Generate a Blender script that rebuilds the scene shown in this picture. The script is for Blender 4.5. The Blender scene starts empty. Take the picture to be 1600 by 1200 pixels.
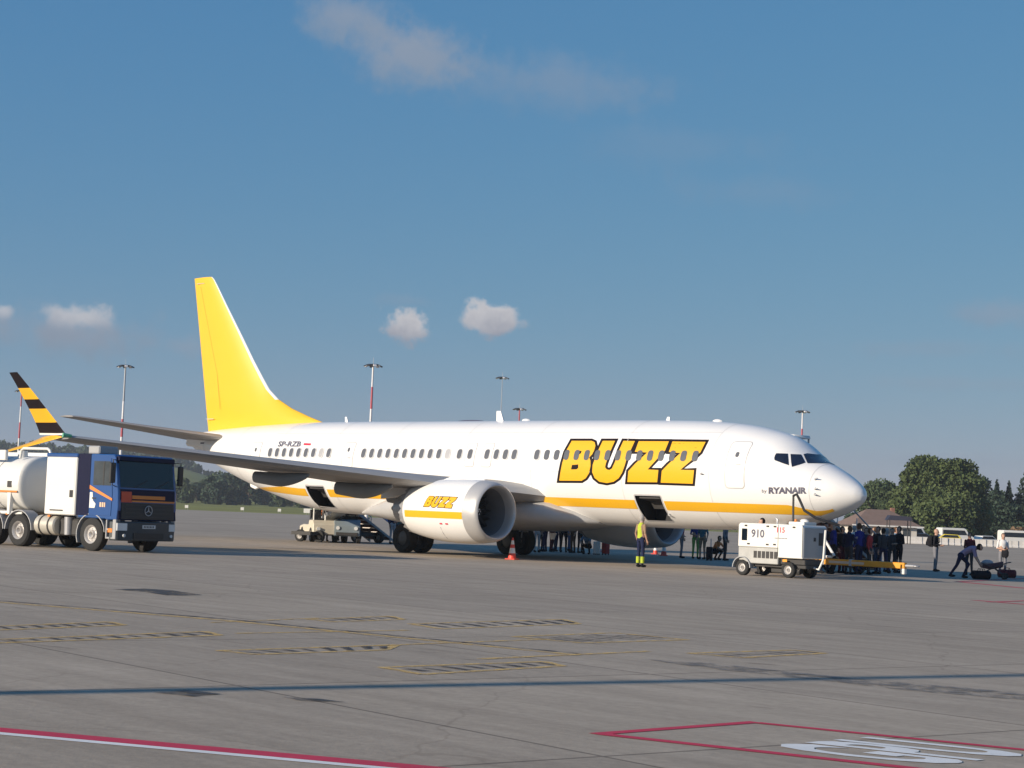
import bpy, bmesh, math, random
import numpy as np
from mathutils import Vector, Matrix, Euler
random.seed(7); rng = np.random.default_rng(7)
SC = bpy.context.scene
COL = SC.collection
R = math.radians
# World axes follow the aircraft: +X aft, +Y starboard, +Z up, ground at z = 0.

# ------------------------------------------------------------------ camera
CAM = (-34.835, 52.216, 1.62)
YAW, PITCH, ROLL, FPX = -0.78571, 0.07012, 0.04089, 2915.6   # FPX in pixels of a 1600 px wide picture
def cam_axes():
    f = Vector((math.cos(YAW)*math.cos(PITCH), math.sin(YAW)*math.cos(PITCH), math.sin(PITCH)))
    r = f.cross(Vector((0, 0, 1))).normalized(); u = r.cross(f)
    c, s = math.cos(ROLL), math.sin(ROLL)
    return f, c*r + s*u, -s*r + c*u
FW, RT, UP = cam_axes()
cd = bpy.data.cameras.new('camera'); cam = bpy.data.objects.new('camera', cd); COL.objects.link(cam)
m = Matrix((RT, UP, -FW)).transposed().to_4x4(); m.translation = CAM
cam.matrix_world = m
cd.sensor_width = 36.0; cd.lens = FPX/1600*36.0; cd.clip_start = 0.1; cd.clip_end = 20000
SC.camera = cam
SC.render.resolution_x, SC.render.resolution_y = 1024, 768

# ------------------------------------------------------------------ light
SUN_EL = R(17); SUN_DIR = Vector((0.212*math.cos(SUN_EL), 0.977*math.cos(SUN_EL), math.sin(SUN_EL)))
sl = bpy.data.lights.new('sun', 'SUN'); so = bpy.data.objects.new('sun', sl); COL.objects.link(so)
sl.energy = 5.0; sl.angle = R(0.53); sl.color = (1.0, 0.87, 0.71)
so.rotation_euler = (-SUN_DIR).to_track_quat('-Z', 'Y').to_euler(); so.location = (0, 60, 60)
W = bpy.data.worlds.new('World'); SC.world = W; W.use_nodes = True
SC.view_settings.view_transform = 'Standard'; SC.view_settings.look = 'None'
SC.view_settings.exposure = 0.25; SC.view_settings.gamma = 1.0; SC.view_settings.use_curve_mapping = False

def ray(u, v):
    return (FW + RT*((u-800)/FPX) - UP*((v-600)/FPX))
def ground(u, v, z=0.0):
    d = ray(u, v); t = (z-CAM[2])/d.z
    return Vector(CAM) + d*t
def at_dist(u, dist, z=0.0):
    """point at horizontal distance dist in the bearing of picture column u (taken at the horizon row)"""
    v = 805.0 + (u-800)*0.0409
    d = ray(u, v); h = Vector((d.x, d.y, 0)).normalized()
    return Vector((CAM[0]+h.x*dist, CAM[1]+h.y*dist, z))
def at_y(u, v, Y):
    d = ray(u, v); t = (Y-CAM[1])/d.y
    return Vector(CAM) + d*t
def horizon(u): return 805.0 + (u-800)*0.0409

def build_world():
    nt = W.node_tree; N = nt.nodes; L = nt.links
    for n in list(N): N.remove(n)
    out = N.new('ShaderNodeOutputWorld'); bg = N.new('ShaderNodeBackground')
    L.new(bg.outputs[0], out.inputs[0])
    sky = N.new('ShaderNodeTexSky'); sky.sky_type = 'NISHITA'; sky.sun_disc = False
    sky.sun_elevation = SUN_EL; sky.sun_rotation = math.atan2(0.212, 0.977)
    sky.altitude = SKY['alt']; sky.air_density = SKY['air']; sky.dust_density = SKY['dust']; sky.ozone_density = SKY['ozone']
    bg.inputs['Strength'].default_value = SKY['strength']
    geo = N.new('ShaderNodeTexCoord')
    def V(op, a, b=None):
        n = N.new('ShaderNodeVectorMath'); n.operation = op
        for i, x in enumerate((a, b)):
            if x is None: continue
            if hasattr(x, 'links'): L.new(x, n.inputs[i])
            else: n.inputs[i].default_value = x
        return n.outputs['Value'] if op == 'DOT_PRODUCT' else n.outputs[0]
    def F(op, a, b=None, c=None, clamp=False):
        n = N.new('ShaderNodeMath'); n.operation = op; n.use_clamp = clamp
        for i, x in enumerate((a, b, c)):
            if x is None: continue
            if hasattr(x, 'links'): L.new(x, n.inputs[i])
            else: n.inputs[i].default_value = x
        return n.outputs[0]
    D = geo.outputs['Generated']
    def noise(scale, detail, rough, vec):
        n = N.new('ShaderNodeTexNoise'); n.inputs['Scale'].default_value = scale
        n.inputs['Detail'].default_value = detail; n.inputs['Roughness'].default_value = rough
        L.new(vec, n.inputs['Vector']); return n
    n1 = noise(75, 7, 0.62, D); n2 = noise(24, 6, 0.62, D)
    col = sky.outputs[0]
    # one even colour grade over the whole dome: the camera's flatter, greyer rendering of a hazy sky
    sp_ = N.new('ShaderNodeSeparateColor'); cb_ = N.new('ShaderNodeCombineColor'); L.new(col, sp_.inputs[0])
    for i, e in enumerate(SKY['gamma']): L.new(F('POWER', sp_.outputs[i], e), cb_.inputs[i])
    col = cb_.outputs[0]
    g = N.new('ShaderNodeMixRGB'); g.blend_type = 'MULTIPLY'; g.inputs[0].default_value = 1.0
    g.inputs[2].default_value = (*SKY['tint'], 1); L.new(col, g.inputs[1]); col = g.outputs[0]
    def mixin(col, fac, c2):
        n = N.new('ShaderNodeMixRGB'); L.new(fac, n.inputs[0]); L.new(col, n.inputs[1])
        if hasattr(c2, 'links'): L.new(c2, n.inputs[2])
        else: n.inputs[2].default_value = (*c2, 1)
        return n.outputs[0]
    for (u, v, ru, rv, dens, soft, rag, lit, shade) in CLOUDS:
        c = ray(u, v).normalized(); r = c.cross(Vector((0, 0, 1))).normalized(); up = r.cross(c)
        f = V('DOT_PRODUCT', D, tuple(c))
        a = F('DIVIDE', V('DOT_PRODUCT', D, tuple(r)), f); b = F('DIVIDE', V('DOT_PRODUCT', D, tuple(up)), f)
        front = F('GREATER_THAN', f, 0.2)
        na = F('MULTIPLY', F('SUBTRACT', n1.outputs['Fac'], 0.5), rag)
        nb = F('MULTIPLY', F('SUBTRACT', n2.outputs['Fac'], 0.5), rag*1.3)
        ea = F('MULTIPLY', a, FPX/ru); eb = F('MULTIPLY', b, FPX/rv)
        d = F('SQRT', F('ADD', F('MULTIPLY', ea, ea), F('MULTIPLY', eb, eb)))
        d = F('ADD', d, F('ADD', na, nb))
        k = F('MULTIPLY', F('SUBTRACT', 1.0, d), 1.0/soft, clamp=True)
        k = F('MULTIPLY', F('MULTIPLY', k, k), F('SUBTRACT', 3.0, F('MULTIPLY', k, 2.0)))
        fac = F('MULTIPLY', F('MULTIPLY', k, dens), front, clamp=True)
        h = F('ADD', F('MULTIPLY', eb, 0.55), F('ADD', 0.5, F('MULTIPLY', na, 0.8)), clamp=True)
        cc = N.new('ShaderNodeMixRGB'); L.new(h, cc.inputs[0])
        s = 1.0/SKY['strength']
        cc.inputs[1].default_value = (*[x*s for x in shade], 1); cc.inputs[2].default_value = (*[x*s for x in lit], 1)
        col = mixin(col, fac, cc.outputs[0])
    L.new(col, bg.inputs['Color'])
SKY = dict(alt=300, air=1.0, dust=0.0, ozone=8.0, strength=0.12, tint=(0.90, 1.25, 2.26), gamma=(0.87, 0.49, 0.21))
LITC, SHDC = (0.56, 0.54, 0.545), (0.27, 0.275, 0.325)
PALE, PALS = (0.255, 0.29, 0.36), (0.20, 0.255, 0.335)
#          u    v   ru  rv dens soft rag
CLOUDS = [(645, 82, 125, 66, 0.85, 0.9, 1.0, PALE, PALS),
          (545, 26, 120, 50, 0.75, 0.9, 1.0, PALE, PALS),
          (860, 130, 240, 60, 0.40, 1.0, 1.2, PALE, PALS),
          (1080, 230, 260, 46, 0.14, 1.0, 1.4, PALE, PALS),
          (647, 511, 44, 32, 0.92, 0.48, 1.5, LITC, SHDC),
          (762, 501, 60, 30, 0.92, 0.52, 1.7, LITC, SHDC),
          (100, 520, 220, 54, 0.85, 1.0, 1.2, PALE, (0.185, 0.225, 0.29)),
          (125, 497, 95, 24, 0.85, 0.8, 1.5, LITC, PALE),
          (4, 488, 24, 16, 0.75, 0.8, 1.2, LITC, PALE),
          (290, 542, 70, 22, 0.45, 1.0, 1.3, PALE, PALS),
          (640, 470, 60, 14, 0.22, 1.0, 1.2, PALE, PALS),
          (1560, 492, 100, 28, 0.50, 1.0, 1.3, PALE, PALS),
          (1450, 545, 200, 20, 0.25, 1.0, 1.5, PALE, PALS),
          (1500, 600, 160, 14, 0.25, 1.0, 1.5, PALE, PALS),
          (1180, 300, 180, 40, 0.16, 1.0, 1.4, PALE, PALS),
          (150, 640, 260, 26, 0.25, 1.0, 1.5, PALE, PALS),
          (1480, 720, 160, 18, 0.35, 1.0, 1.3, PALE, PALS)]
build_world()

# ------------------------------------------------------------------ materials
MATS = {}
def M(name, col, rough=0.5, metal=0.0, var=0.06, scale=3.0, bump=0.0, bscale=40.0, coat=0.0, spec=0.5, emit=None):
    if name in MATS: return MATS[name]
    mt = bpy.data.materials.new(name); mt.use_nodes = True; nt = mt.node_tree; N, L = nt.nodes, nt.links
    b = N['Principled BSDF']
    b.inputs['Roughness'].default_value = rough; b.inputs['Metallic'].default_value = metal
    b.inputs['Coat Weight'].default_value = coat; b.inputs['Specular IOR Level'].default_value = spec
    tc = N.new('ShaderNodeTexCoord')
    nz = N.new('ShaderNodeTexNoise'); nz.inputs['Scale'].default_value = scale; nz.inputs['Detail'].default_value = 6
    L.new(tc.outputs['Object'], nz.inputs['Vector'])
    mx = N.new('ShaderNodeMixRGB'); L.new(nz.outputs['Fac'], mx.inputs[0])
    mx.inputs[1].default_value = (*[max(0, c*(1-2*var)) for c in col], 1)
    mx.inputs[2].default_value = (*[min(1, c*(1+2*var)) for c in col], 1)
    L.new(mx.outputs[0], b.inputs['Base Color'])
    if bump > 0:
        n2 = N.new('ShaderNodeTexNoise'); n2.inputs['Scale'].default_value = bscale; n2.inputs['Detail'].default_value = 4
        L.new(tc.outputs['Object'], n2.inputs['Vector'])
        bp = N.new('ShaderNodeBump'); bp.inputs['Strength'].default_value = bump; bp.inputs['Distance'].default_value = 0.02
        L.new(n2.outputs['Fac'], bp.inputs['Height']); L.new(bp.outputs[0], b.inputs['Normal'])
    if emit:
        b.inputs['Emission Color'].default_value = (*emit[0], 1); b.inputs['Emission Strength'].default_value = emit[1]
    MATS[name] = mt; return mt

# ------------------------------------------------------------------ mesh helpers
class MB:
    def __init__(s): s.v = []; s.f = []; s.m = []; s.T = Matrix.Identity(4)
    def add(s, vs, fs, mi=0):
        o = len(s.v); s.v += [tuple(s.T @ Vector(p)) for p in vs]
        s.f += [tuple(i+o for i in q) for q in fs]; s.m += [mi]*len(fs)
    def box(s, x0, x1, y0, y1, z0, z1, mi=0):
        s.add([(x0,y0,z0),(x1,y0,z0),(x1,y1,z0),(x0,y1,z0),(x0,y0,z1),(x1,y0,z1),(x1,y1,z1),(x0,y1,z1)],
              [(3,2,1,0),(4,5,6,7),(0,1,5,4),(1,2,6,5),(2,3,7,6),(3,0,4,7)], mi)
    def loft(s, rings, mi=0, caps=True, closed=True):
        n = len(rings[0]); vs = [p for r in rings for p in r]; fs = []
        for i in range(len(rings)-1):
            for j in range(n if closed else n-1):
                k = (j+1) % n
                fs.append((i*n+j, i*n+k, (i+1)*n+k, (i+1)*n+j))
        if caps:
            fs.append(tuple(range(n))[::-1]); fs.append(tuple(range((len(rings)-1)*n, len(rings)*n)))
        s.add(vs, fs, mi)
    def cyl(s, p0, p1, r0, r1=None, n=12, mi=0, caps=True):
        s.tube([p0, p1], [r0, r0 if r1 is None else r1], n, mi, caps)
    def tube(s, pts, r, n=8, mi=0, caps=True):
        pts = [Vector(p) for p in pts]
        rs = r if isinstance(r, (list, tuple)) else [r]*len(pts)
        rings = []; prev = None
        for i, p in enumerate(pts):
            d = (pts[min(i+1, len(pts)-1)] - pts[max(i-1, 0)]).normalized()
            a = prev if prev is not None else (Vector((0, 0, 1)) if abs(d.z) < 0.9 else Vector((1, 0, 0)))
            x = (a - d*a.dot(d)).normalized(); y = d.cross(x); prev = x
            rings.append([tuple(p + (x*math.cos(t)+y*math.sin(t))*rs[i]) for t in [2*math.pi*k/n for k in range(n)]])
        s.loft(rings, mi, caps)
    def lathe(s, prof, c=(0,0,0), axis='x', n=32, mi=0, caps=False):
        rings = []
        for a, r in prof:
            ring = []
            for k in range(n):
                t = 2*math.pi*k/n; p, q = r*math.cos(t), r*math.sin(t)
                ring.append({'x': (c[0]+a, c[1]+p, c[2]+q), 'y': (c[0]+q, c[1]+a, c[2]+p), 'z': (c[0]+p, c[1]+q, c[2]+a)}[axis])
            rings.append(ring)
        s.loft(rings, mi, caps)
    def prism(s, poly, d0, d1, axis='y', mi=0):
        def P(a, b, d): return {'y': (a, d, b), 'x': (d, a, b), 'z': (a, b, d)}[axis]
        s.loft([[P(a, b, d0) for a, b in poly], [P(a, b, d1) for a, b in poly]], mi, True)
    def ellipsoid(s, c, rx, ry, rz, n=12, m=8, mi=0):
        rings = []
        for i in range(m+1):
            t = math.pi*i/m; z = math.cos(t); r = max(math.sin(t), 0.02)
            rings.append([(c[0]+rx*r*math.cos(2*math.pi*k/n), c[1]+ry*r*math.sin(2*math.pi*k/n), c[2]+rz*z) for k in range(n)])
        s.loft(rings[::-1], mi, True)
    def build(s, name, mats, parent=None, smooth=35, bevel=0.0, origin=None, normals=True):
        me = bpy.data.meshes.new(name)
        o = Vector(origin) if origin is not None else (Vector(parent['_org']) if parent is not None and '_org' in parent else Vector((0,0,0)))
        me.from_pydata([tuple(Vector(p)-o) for p in s.v], [], s.f)
        if not isinstance(mats, (list, tuple)): mats = [mats]
        for mm in mats: me.materials.append(mm)
        me.polygons.foreach_set('material_index', s.m)
        if normals or bevel > 0:
            bm = bmesh.new(); bm.from_mesh(me)
            bmesh.ops.recalc_face_normals(bm, faces=bm.faces)
            if bevel > 0:
                es = [e for e in bm.edges if len(e.link_faces) == 2 and e.calc_face_angle(0) > R(40)]
                bmesh.ops.bevel(bm, geom=es, offset=bevel, segments=1, affect='EDGES', clamp_overlap=True)
            bm.to_mesh(me); bm.free()
        if smooth:
            me.polygons.foreach_set('use_smooth', [True]*len(me.polygons)); me.set_sharp_from_angle(angle=R(smooth))
        ob = bpy.data.objects.new(name, me); COL.objects.link(ob)
        if parent is not None:
            ob.parent = parent
            if '_org' in parent: ob['_org'] = tuple(o)
        elif origin is not None: ob.location = o
        return ob
def thing(name, label, cat, loc=(0,0,0), rz=0.0, group=None, world=False):
    """an Empty at the thing's base; with world=True its parts are given in world coordinates"""
    e = bpy.data.objects.new(name, None); COL.objects.link(e); e.empty_display_size = 0.2
    e.location = loc; e.rotation_euler = (0, 0, rz)
    e['label'] = label; e['category'] = cat
    if group: e['group'] = group
    if world: e['_org'] = tuple(loc)
    return e
def tag(o, label=None, cat=None, group=None, kind=None):
    if label: o['label'] = label
    if cat: o['category'] = cat
    if group: o['group'] = group
    if kind: o['kind'] = kind
    return o
def copy_tree(o, parent=None):
    c = o.copy(); COL.objects.link(c); c.parent = parent
    for ch in list(o.children): copy_tree(ch, c)
    return c
def text_mesh(txt, size, shear=0.0, bold=0.0):
    cu = bpy.data.curves.new('lettering', 'FONT'); cu.body = txt; cu.size = size; cu.shear = shear; cu.offset = bold
    cu.resolution_u = 3; cu.fill_mode = 'FRONT'
    ob = bpy.data.objects.new('lettering', cu); COL.objects.link(ob)
    dg = bpy.context.evaluated_depsgraph_get(); me = bpy.data.meshes.new_from_object(ob.evaluated_get(dg))
    vs = [(v.co.x, v.co.y) for v in me.vertices]; fs = [tuple(p.vertices) for p in me.polygons]
    bpy.data.objects.remove(ob); bpy.data.curves.remove(cu); bpy.data.meshes.remove(me)
    return vs, fs
# ------------------------------------------------------------------ ground
def apron_material():
    mt = bpy.data.materials.new('apron_concrete'); mt.use_nodes = True; N, L = mt.node_tree.nodes, mt.node_tree.links
    b = N['Principled BSDF']; b.inputs['Roughness'].default_value = 0.85; b.inputs['Specular IOR Level'].default_value = 0.25
    tc = N.new('ShaderNodeTexCoord')
    def mp(scale, rot=0.0):
        n = N.new('ShaderNodeMapping'); n.inputs['Scale'].default_value = scale; n.inputs['Rotation'].default_value = (0, 0, rot)
        L.new(tc.outputs['Object'], n.inputs[0]); return n.outputs[0]
    def nz(vec, sc, det=6, ro=0.6):
        n = N.new('ShaderNodeTexNoise'); n.inputs['Scale'].default_value = sc; n.inputs['Detail'].default_value = det
        n.inputs['Roughness'].default_value = ro; L.new(vec, n.inputs['Vector']); return n.outputs['Fac']
    def ramp(f, stops):
        n = N.new('ShaderNodeValToRGB'); L.new(f, n.inputs[0]); e = n.color_ramp.elements
        while len(e) < len(stops): e.new(0.5)
        for i, (p, c) in enumerate(stops): e[i].position = p; e[i].color = (c[0], c[1], c[2], 1)
        return n.outputs[0]
    def mul(a, bb, fac=1.0):
        n = N.new('ShaderNodeMixRGB'); n.blend_type = 'MULTIPLY'; n.inputs[0].default_value = fac
        L.new(a, n.inputs[1]); L.new(bb, n.inputs[2]); return n.outputs[0]
    base = ramp(nz(mp((1, 1, 1)), 0.09, 8, 0.65), [(0.3, (0.368, 0.306, 0.240)), (0.72, (0.465, 0.391, 0.311))])
    fine = ramp(nz(mp((1, 1, 1)), 9, 6, 0.75), [(0.25, (0.80, 0.80, 0.80)), (0.75, (1.10, 1.10, 1.09))])
    streak = ramp(nz(mp((0.35, 2.2, 1), R(12)), 0.9, 7, 0.7), [(0.28, (0.76, 0.75, 0.74)), (0.66, (1.06, 1.06, 1.06))])
    spots = ramp(nz(mp((0.6, 1.6, 1), R(-30)), 1.7, 3, 0.5), [(0.66, (1, 1, 1)), (0.78, (0.70, 0.69, 0.68))])
    c = mul(mul(mul(base, fine), streak), spots)
    # meandering cracks
    vo = N.new('ShaderNodeTexVoronoi'); vo.feature = 'DISTANCE_TO_EDGE'; vo.inputs['Scale'].default_value = 0.16
    wv = N.new('ShaderNodeMixRGB'); wv.blend_type = 'ADD'; wv.inputs[0].default_value = 1.0; wn = N.new('ShaderNodeTexNoise'); wn.inputs['Scale'].default_value = 0.6; wn.inputs['Detail'].default_value = 6
    L.new(mp((1, 1, 1)), wn.inputs['Vector']); L.new(mp((1, 1, 1)), wv.inputs[1]); L.new(wn.outputs['Color'], wv.inputs[2]); L.new(wv.outputs[0], vo.inputs['Vector'])
    c = mul(c, ramp(vo.outputs['Distance'], [(0.0, (0.84, 0.83, 0.82)), (0.004, (1, 1, 1))]))
    # slabs: each its own shade, with dark sealed joints
    br = N.new('ShaderNodeTexBrick'); br.offset = 0.0; br.squash = 1.0
    br.inputs['Scale'].default_value = 1.0; br.inputs['Mortar Size'].default_value = 0.026; br.inputs['Mortar Smooth'].default_value = 0.4
    br.inputs['Brick Width'].default_value = 5.0; br.inputs['Row Height'].default_value = 5.0
    br.inputs['Color1'].default_value = (0.95, 0.95, 0.95, 1); br.inputs['Color2'].default_value = (1.05, 1.05, 1.04, 1)
    br.inputs['Mortar'].default_value = (0.52, 0.51, 0.50, 1)
    L.new(mp((1, 1, 1), R(7)), br.inputs['Vector'])
    c = mul(c, br.outputs['Color'])
    L.new(c, b.inputs['Base Color'])
    bp = N.new('ShaderNodeBump'); bp.inputs['Strength'].default_value = 0.35; bp.inputs['Distance'].default_value = 0.012
    L.new(nz(mp((1, 1, 1)), 22, 5, 0.7), bp.inputs['Height']); L.new(bp.outputs[0], b.inputs['Normal'])
    return mt
def worn_paint(name, col, wear=0.45, scale=6.0, rough=0.7, stretch=(1, 1, 1)):
    """road paint that is worn through in patches to what lies below"""
    mt = bpy.data.materials.new(name); mt.use_nodes = True; N, L = mt.node_tree.nodes, mt.node_tree.links
    b = N['Principled BSDF']; b.inputs['Roughness'].default_value = rough
    tc = N.new('ShaderNodeTexCoord'); mpn = N.new('ShaderNodeMapping'); mpn.inputs['Scale'].default_value = stretch
    L.new(tc.outputs['Object'], mpn.inputs[0])
    nz = N.new('ShaderNodeTexNoise'); nz.inputs['Scale'].default_value = scale; nz.inputs['Detail'].default_value = 8; nz.inputs['Roughness'].default_value = 0.7
    L.new(mpn.outputs[0], nz.inputs['Vector'])
    r = N.new('ShaderNodeMapRange'); r.inputs['From Min'].default_value = wear-0.12; r.inputs['From Max'].default_value = wear+0.12
    L.new(nz.outputs['Fac'], r.inputs['Value'])
    n2 = N.new('ShaderNodeTexNoise'); n2.inputs['Scale'].default_value = 2.5; n2.inputs['Detail'].default_value = 5; L.new(tc.outputs['Object'], n2.inputs['Vector'])
    mx = N.new('ShaderNodeMixRGB'); L.new(n2.outputs['Fac'], mx.inputs[0])
    mx.inputs[1].default_value = (*[c*0.78 for c in col], 1); mx.inputs[2].default_value = (*[min(1, c*1.15) for c in col], 1)
    L.new(mx.outputs[0], b.inputs['Base Color']); L.new(r.outputs[0], b.inputs['Alpha'])
    return mt
APR = apron_material()
def sheet(name, pts, mat, z, kind='structure', parent=None):
    b = MB(); b.add([(p[0], p[1], z) for p in pts], [tuple(range(len(pts)))])
    c = Vector((sum(p[0] for p in pts)/len(pts), sum(p[1] for p in pts)/len(pts), 0))
    o = b.build(name, mat, parent, smooth=0, origin=c, normals=False)
    if o.data.polygons[0].normal.z < 0: o.data.flip_normals()
    if kind and parent is None: o['kind'] = kind
    return o
FWH = Vector((FW.x, FW.y, 0)).normalized(); RTH = Vector((FWH.y, -FWH.x, 0)); C0 = Vector((CAM[0], CAM[1], 0))
def cg(r, f): return C0 + RTH*r + FWH*f            # ground point, metres right of / ahead of the viewpoint
sheet('apron', [cg(-700, -300), cg(900, -300), cg(900, 330), cg(120, 375), cg(-700, 395)], APR, 0.0)
GRASS = M('meadow_grass', (0.23, 0.225, 0.065), 0.95, var=0.22, scale=0.02, spec=0.1)
# grass field and hills: one terrain sheet reaching past the horizon
def smooth(a, b, x):
    t = max(0.0, min(1.0, (x-a)/(b-a))); return t*t*(3-2*t)
def hill_h(u, d):
    h = 25*(1-smooth(250, 440, u)) + 7*smooth(250, 440, u)*(1-smooth(500, 900, u)) + 3.0*smooth(500, 900, u)
    return h*smooth(650, 1350, d) + 1.15*smooth(400, 640, d)*(1-smooth(700, 1000, u)) - 0.03
def terrain():
    us = [-6000, -2500, -1200, -600, -300] + list(range(-200, 640, 40)) + [700, 800, 1000, 1300, 1700, 2400, 4000, 7000]
    ds = [20, 120, 250, 330, 400, 440, 480, 520, 560, 600, 650, 750, 850, 950, 1050, 1150, 1250, 1350, 1500, 1800, 2500, 5000, 12000]
    b = MB(); vs = []; fs = []
    for d in ds:
        for u in us:
            p = at_dist(u, d); vs.append((p.x, p.y, hill_h(u, d) if d > 400 else -0.03))
    n = len(us)
    for i in range(len(ds)-1):
        for j in range(n-1): fs.append((i*n+j, i*n+j+1, (i+1)*n+j+1, (i+1)*n+j))
    b.add(vs, fs); o = b.build('terrain', GRASS, smooth=60); o['kind'] = 'structure'
    if o.data.polygons[0].normal.z < 0: o.data.flip_normals()
    q = sheet('grass_field', [cg(-9000, -9000), cg(9000, -9000), cg(9000, 14000), cg(-9000, 14000)], GRASS, -0.12)
terrain()

# painted lines and patches on the apron: sheets a few millimetres above the concrete
RED = worn_paint('red_line_paint', (0.58, 0.025, 0.065), wear=0.25, scale=14)
REDF = worn_paint('faded_red_paint', (0.52, 0.07, 0.085), wear=0.34, scale=9)
WHITE = worn_paint('white_line_paint', (0.80, 0.79, 0.76), wear=0.27, scale=12)
YEL = worn_paint('worn_yellow_paint', (0.70, 0.46, 0.15), wear=0.47, scale=5)
BLK = worn_paint('worn_black_paint', (0.045, 0.038, 0.036), wear=0.48, scale=2.6)
TAR_SHADE = worn_paint('tar_and_shadow_patch', (0.06, 0.057, 0.054), wear=0.47, scale=2.2)
RUB = worn_paint('rubber_marks', (0.17, 0.155, 0.14), wear=0.55, scale=3.0, stretch=(1, 1, 1))
def line(name, p0, p1, w, mat, z):
    p0 = Vector((p0[0], p0[1], 0)); p1 = Vector((p1[0], p1[1], 0)); d = (p1-p0).normalized(); n = Vector((-d.y, d.x, 0))*(w/2)
    return sheet(name, [p0-n, p1-n, p1+n, p0+n], mat, z)
def gl(name, a, b, w, mat, z): return line(name, ground(*a), ground(*b), w, mat, z)
# red and white boundary line across the foreground
a, b_ = ground(0, 1141), ground(690, 1203); d = (b_-a).normalized(); n = Vector((-d.y, d.x, 0))
if n.dot(Vector(CAM)-a) < 0: n = -n
line('red_boundary_line', a-d*20, b_+d*12, 0.21, RED, 0.004)
line('white_boundary_line', a-d*20+n*0.165, b_+d*12+n*0.165, 0.11, WHITE, 0.004)
# red box lettered GPU
k0, k1 = ground(1175, 1129), ground(935, 1147); e1 = (k1-k0).normalized()
e2 = (ground(1600, 1172)-k0).normalized(); wbox = (k1-k0).length
line('red_parking_box_line', k0-e1*0.045, k1+e1*0.045, 0.12, RED, 0.004)
line('red_parking_box_line', k0+e1*0.0+e2*0.05, k0+e2*4.2, 0.11, RED, 0.0045)
line('red_parking_box_line', k1+e2*0.05, k1+e2*4.2, 0.13, RED, 0.0045)
def ground_text(txt, org, right, up, size, mat, z, name):
    vs, fs = text_mesh(txt, 1.0, bold=0.028); b = MB()
    mxx = max(v[0] for v in vs)
    b.add([tuple(org + right*(x/mxx*size[0]) + up*(y/0.73*size[1]) + Vector((0, 0, z))) for x, y in vs], fs)
    o = b.build(name, mat, smooth=0, origin=org, normals=False)
    if o.data.polygons[0].normal.z < 0: o.data.flip_normals()
    o['kind'] = 'structure'; return o
# letters stand with their feet away from the box head; they read from the near line to the far line
ground_text('GPU', k1 + e2*2.40 - e1*0.26, -e1, -e2, (wbox*0.74, 1.30), WHITE, 0.005, 'white_ground_lettering')
# faded red lines on the stand edge at the right
for a, c, w in (((1497, 909), (1640, 923), 0.40), ((1497, 909), (1640, 902), 0.2), ((1522, 938), (1680, 951), 0.32), ((1545, 941), (1680, 936), 0.2)):
    gl('faded_red_line', a, c, w, REDF, 0.004 if w > 0.25 else 0.0055)
# worn yellow guide lines
for i, (a, c, w) in enumerate((((-40, 938), (345, 969), 0.16), ((345, 969), (905, 1024), 0.14), ((368, 990), (640, 985), 0.10),
                ((560, 1010), (860, 999), 0.10), ((750, 1030), (1015, 1018), 0.12), ((330, 973), (500, 966), 0.08))):
    gl('worn_yellow_line', a, c, w, YEL, 0.004+0.0004*i)
    if i in (0, 1): gl('black_line_edge', (a[0], a[1]-2.2), (c[0], c[1]-2.0), 0.10, BLK, 0.0068+0.0004*i)
# worn stand-number plates: yellow frame, dark slanted figures
def plate(corners, nbars, seed):
    P = [ground(*c) for c in corners]; rr = random.Random(seed)
    for i in range(4):
        line('stand_plate_border', P[i], P[(i+1) % 4], 0.11, YEL, 0.004+0.0005*i)
    def at(s, t): return (P[0].lerp(P[1], s)).lerp(P[3].lerp(P[2], s), t)
    for k in range(nbars):
        s0 = (k+0.25)/nbars; w = 0.42/nbars*rr.uniform(0.7, 1.2); sl_ = 0.35/nbars
        t0, t1 = rr.uniform(0.1, 0.3), rr.uniform(0.7, 0.92)
        sheet('stand_plate_figure', [at(s0, t0), at(s0+w, t0), at(s0+w+sl_, t1), at(s0+sl_, t1)], BLK, 0.0062)
plate([(340, 1017), (620, 1008), (600, 1016), (400, 1023)], 8, 1)
plate([(595, 1043), (850, 1034), (880, 1041), (660, 1054)], 8, 2)
plate([(1075, 1021), (1240, 1016), (1290, 1021), (1160, 1028)], 7, 3)
plate([(640, 975), (880, 968), (905, 975), (690, 983)], 9, 4)
plate([(800, 995), (960, 989), (1075, 1000), (910, 1005)], 8, 5)
plate([(-40, 980), (170, 972), (195, 977), (-30, 986)], 9, 6)
plate([(-40, 1001), (320, 987), (345, 993), (-30, 1006)], 12, 7)
plate([(480, 968), (610, 963), (630, 968), (520, 972)], 6, 8)
# tar patches, one shadow painted as a dark sheet, and rubber
def blob(name, pts, mat, z): return sheet(name, [ground(*p) for p in pts], mat, z)
blob('tar_and_shadow_patch', [(175, 921), (225, 920), (270, 923), (316, 930), (262, 931), (225, 925)], TAR_SHADE, 0.0075)  # a shadow on the concrete, painted in as a dark sheet
blob('tar_and_shadow_patch', [(240, 1083), (290, 1079), (345, 1085), (300, 1089)], TAR_SHADE, 0.0075)
blob('tar_and_shadow_patch', [(440, 1090), (500, 1093), (540, 1098), (470, 1096)], TAR_SHADE, 0.0075)
blob('rubber_marks', [(1010, 1031), (1100, 1036), (1250, 1052), (1420, 1068), (1620, 1085), (1620, 1096), (1420, 1080), (1250, 1060), (1100, 1045)], RUB, 0.0082)
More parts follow.
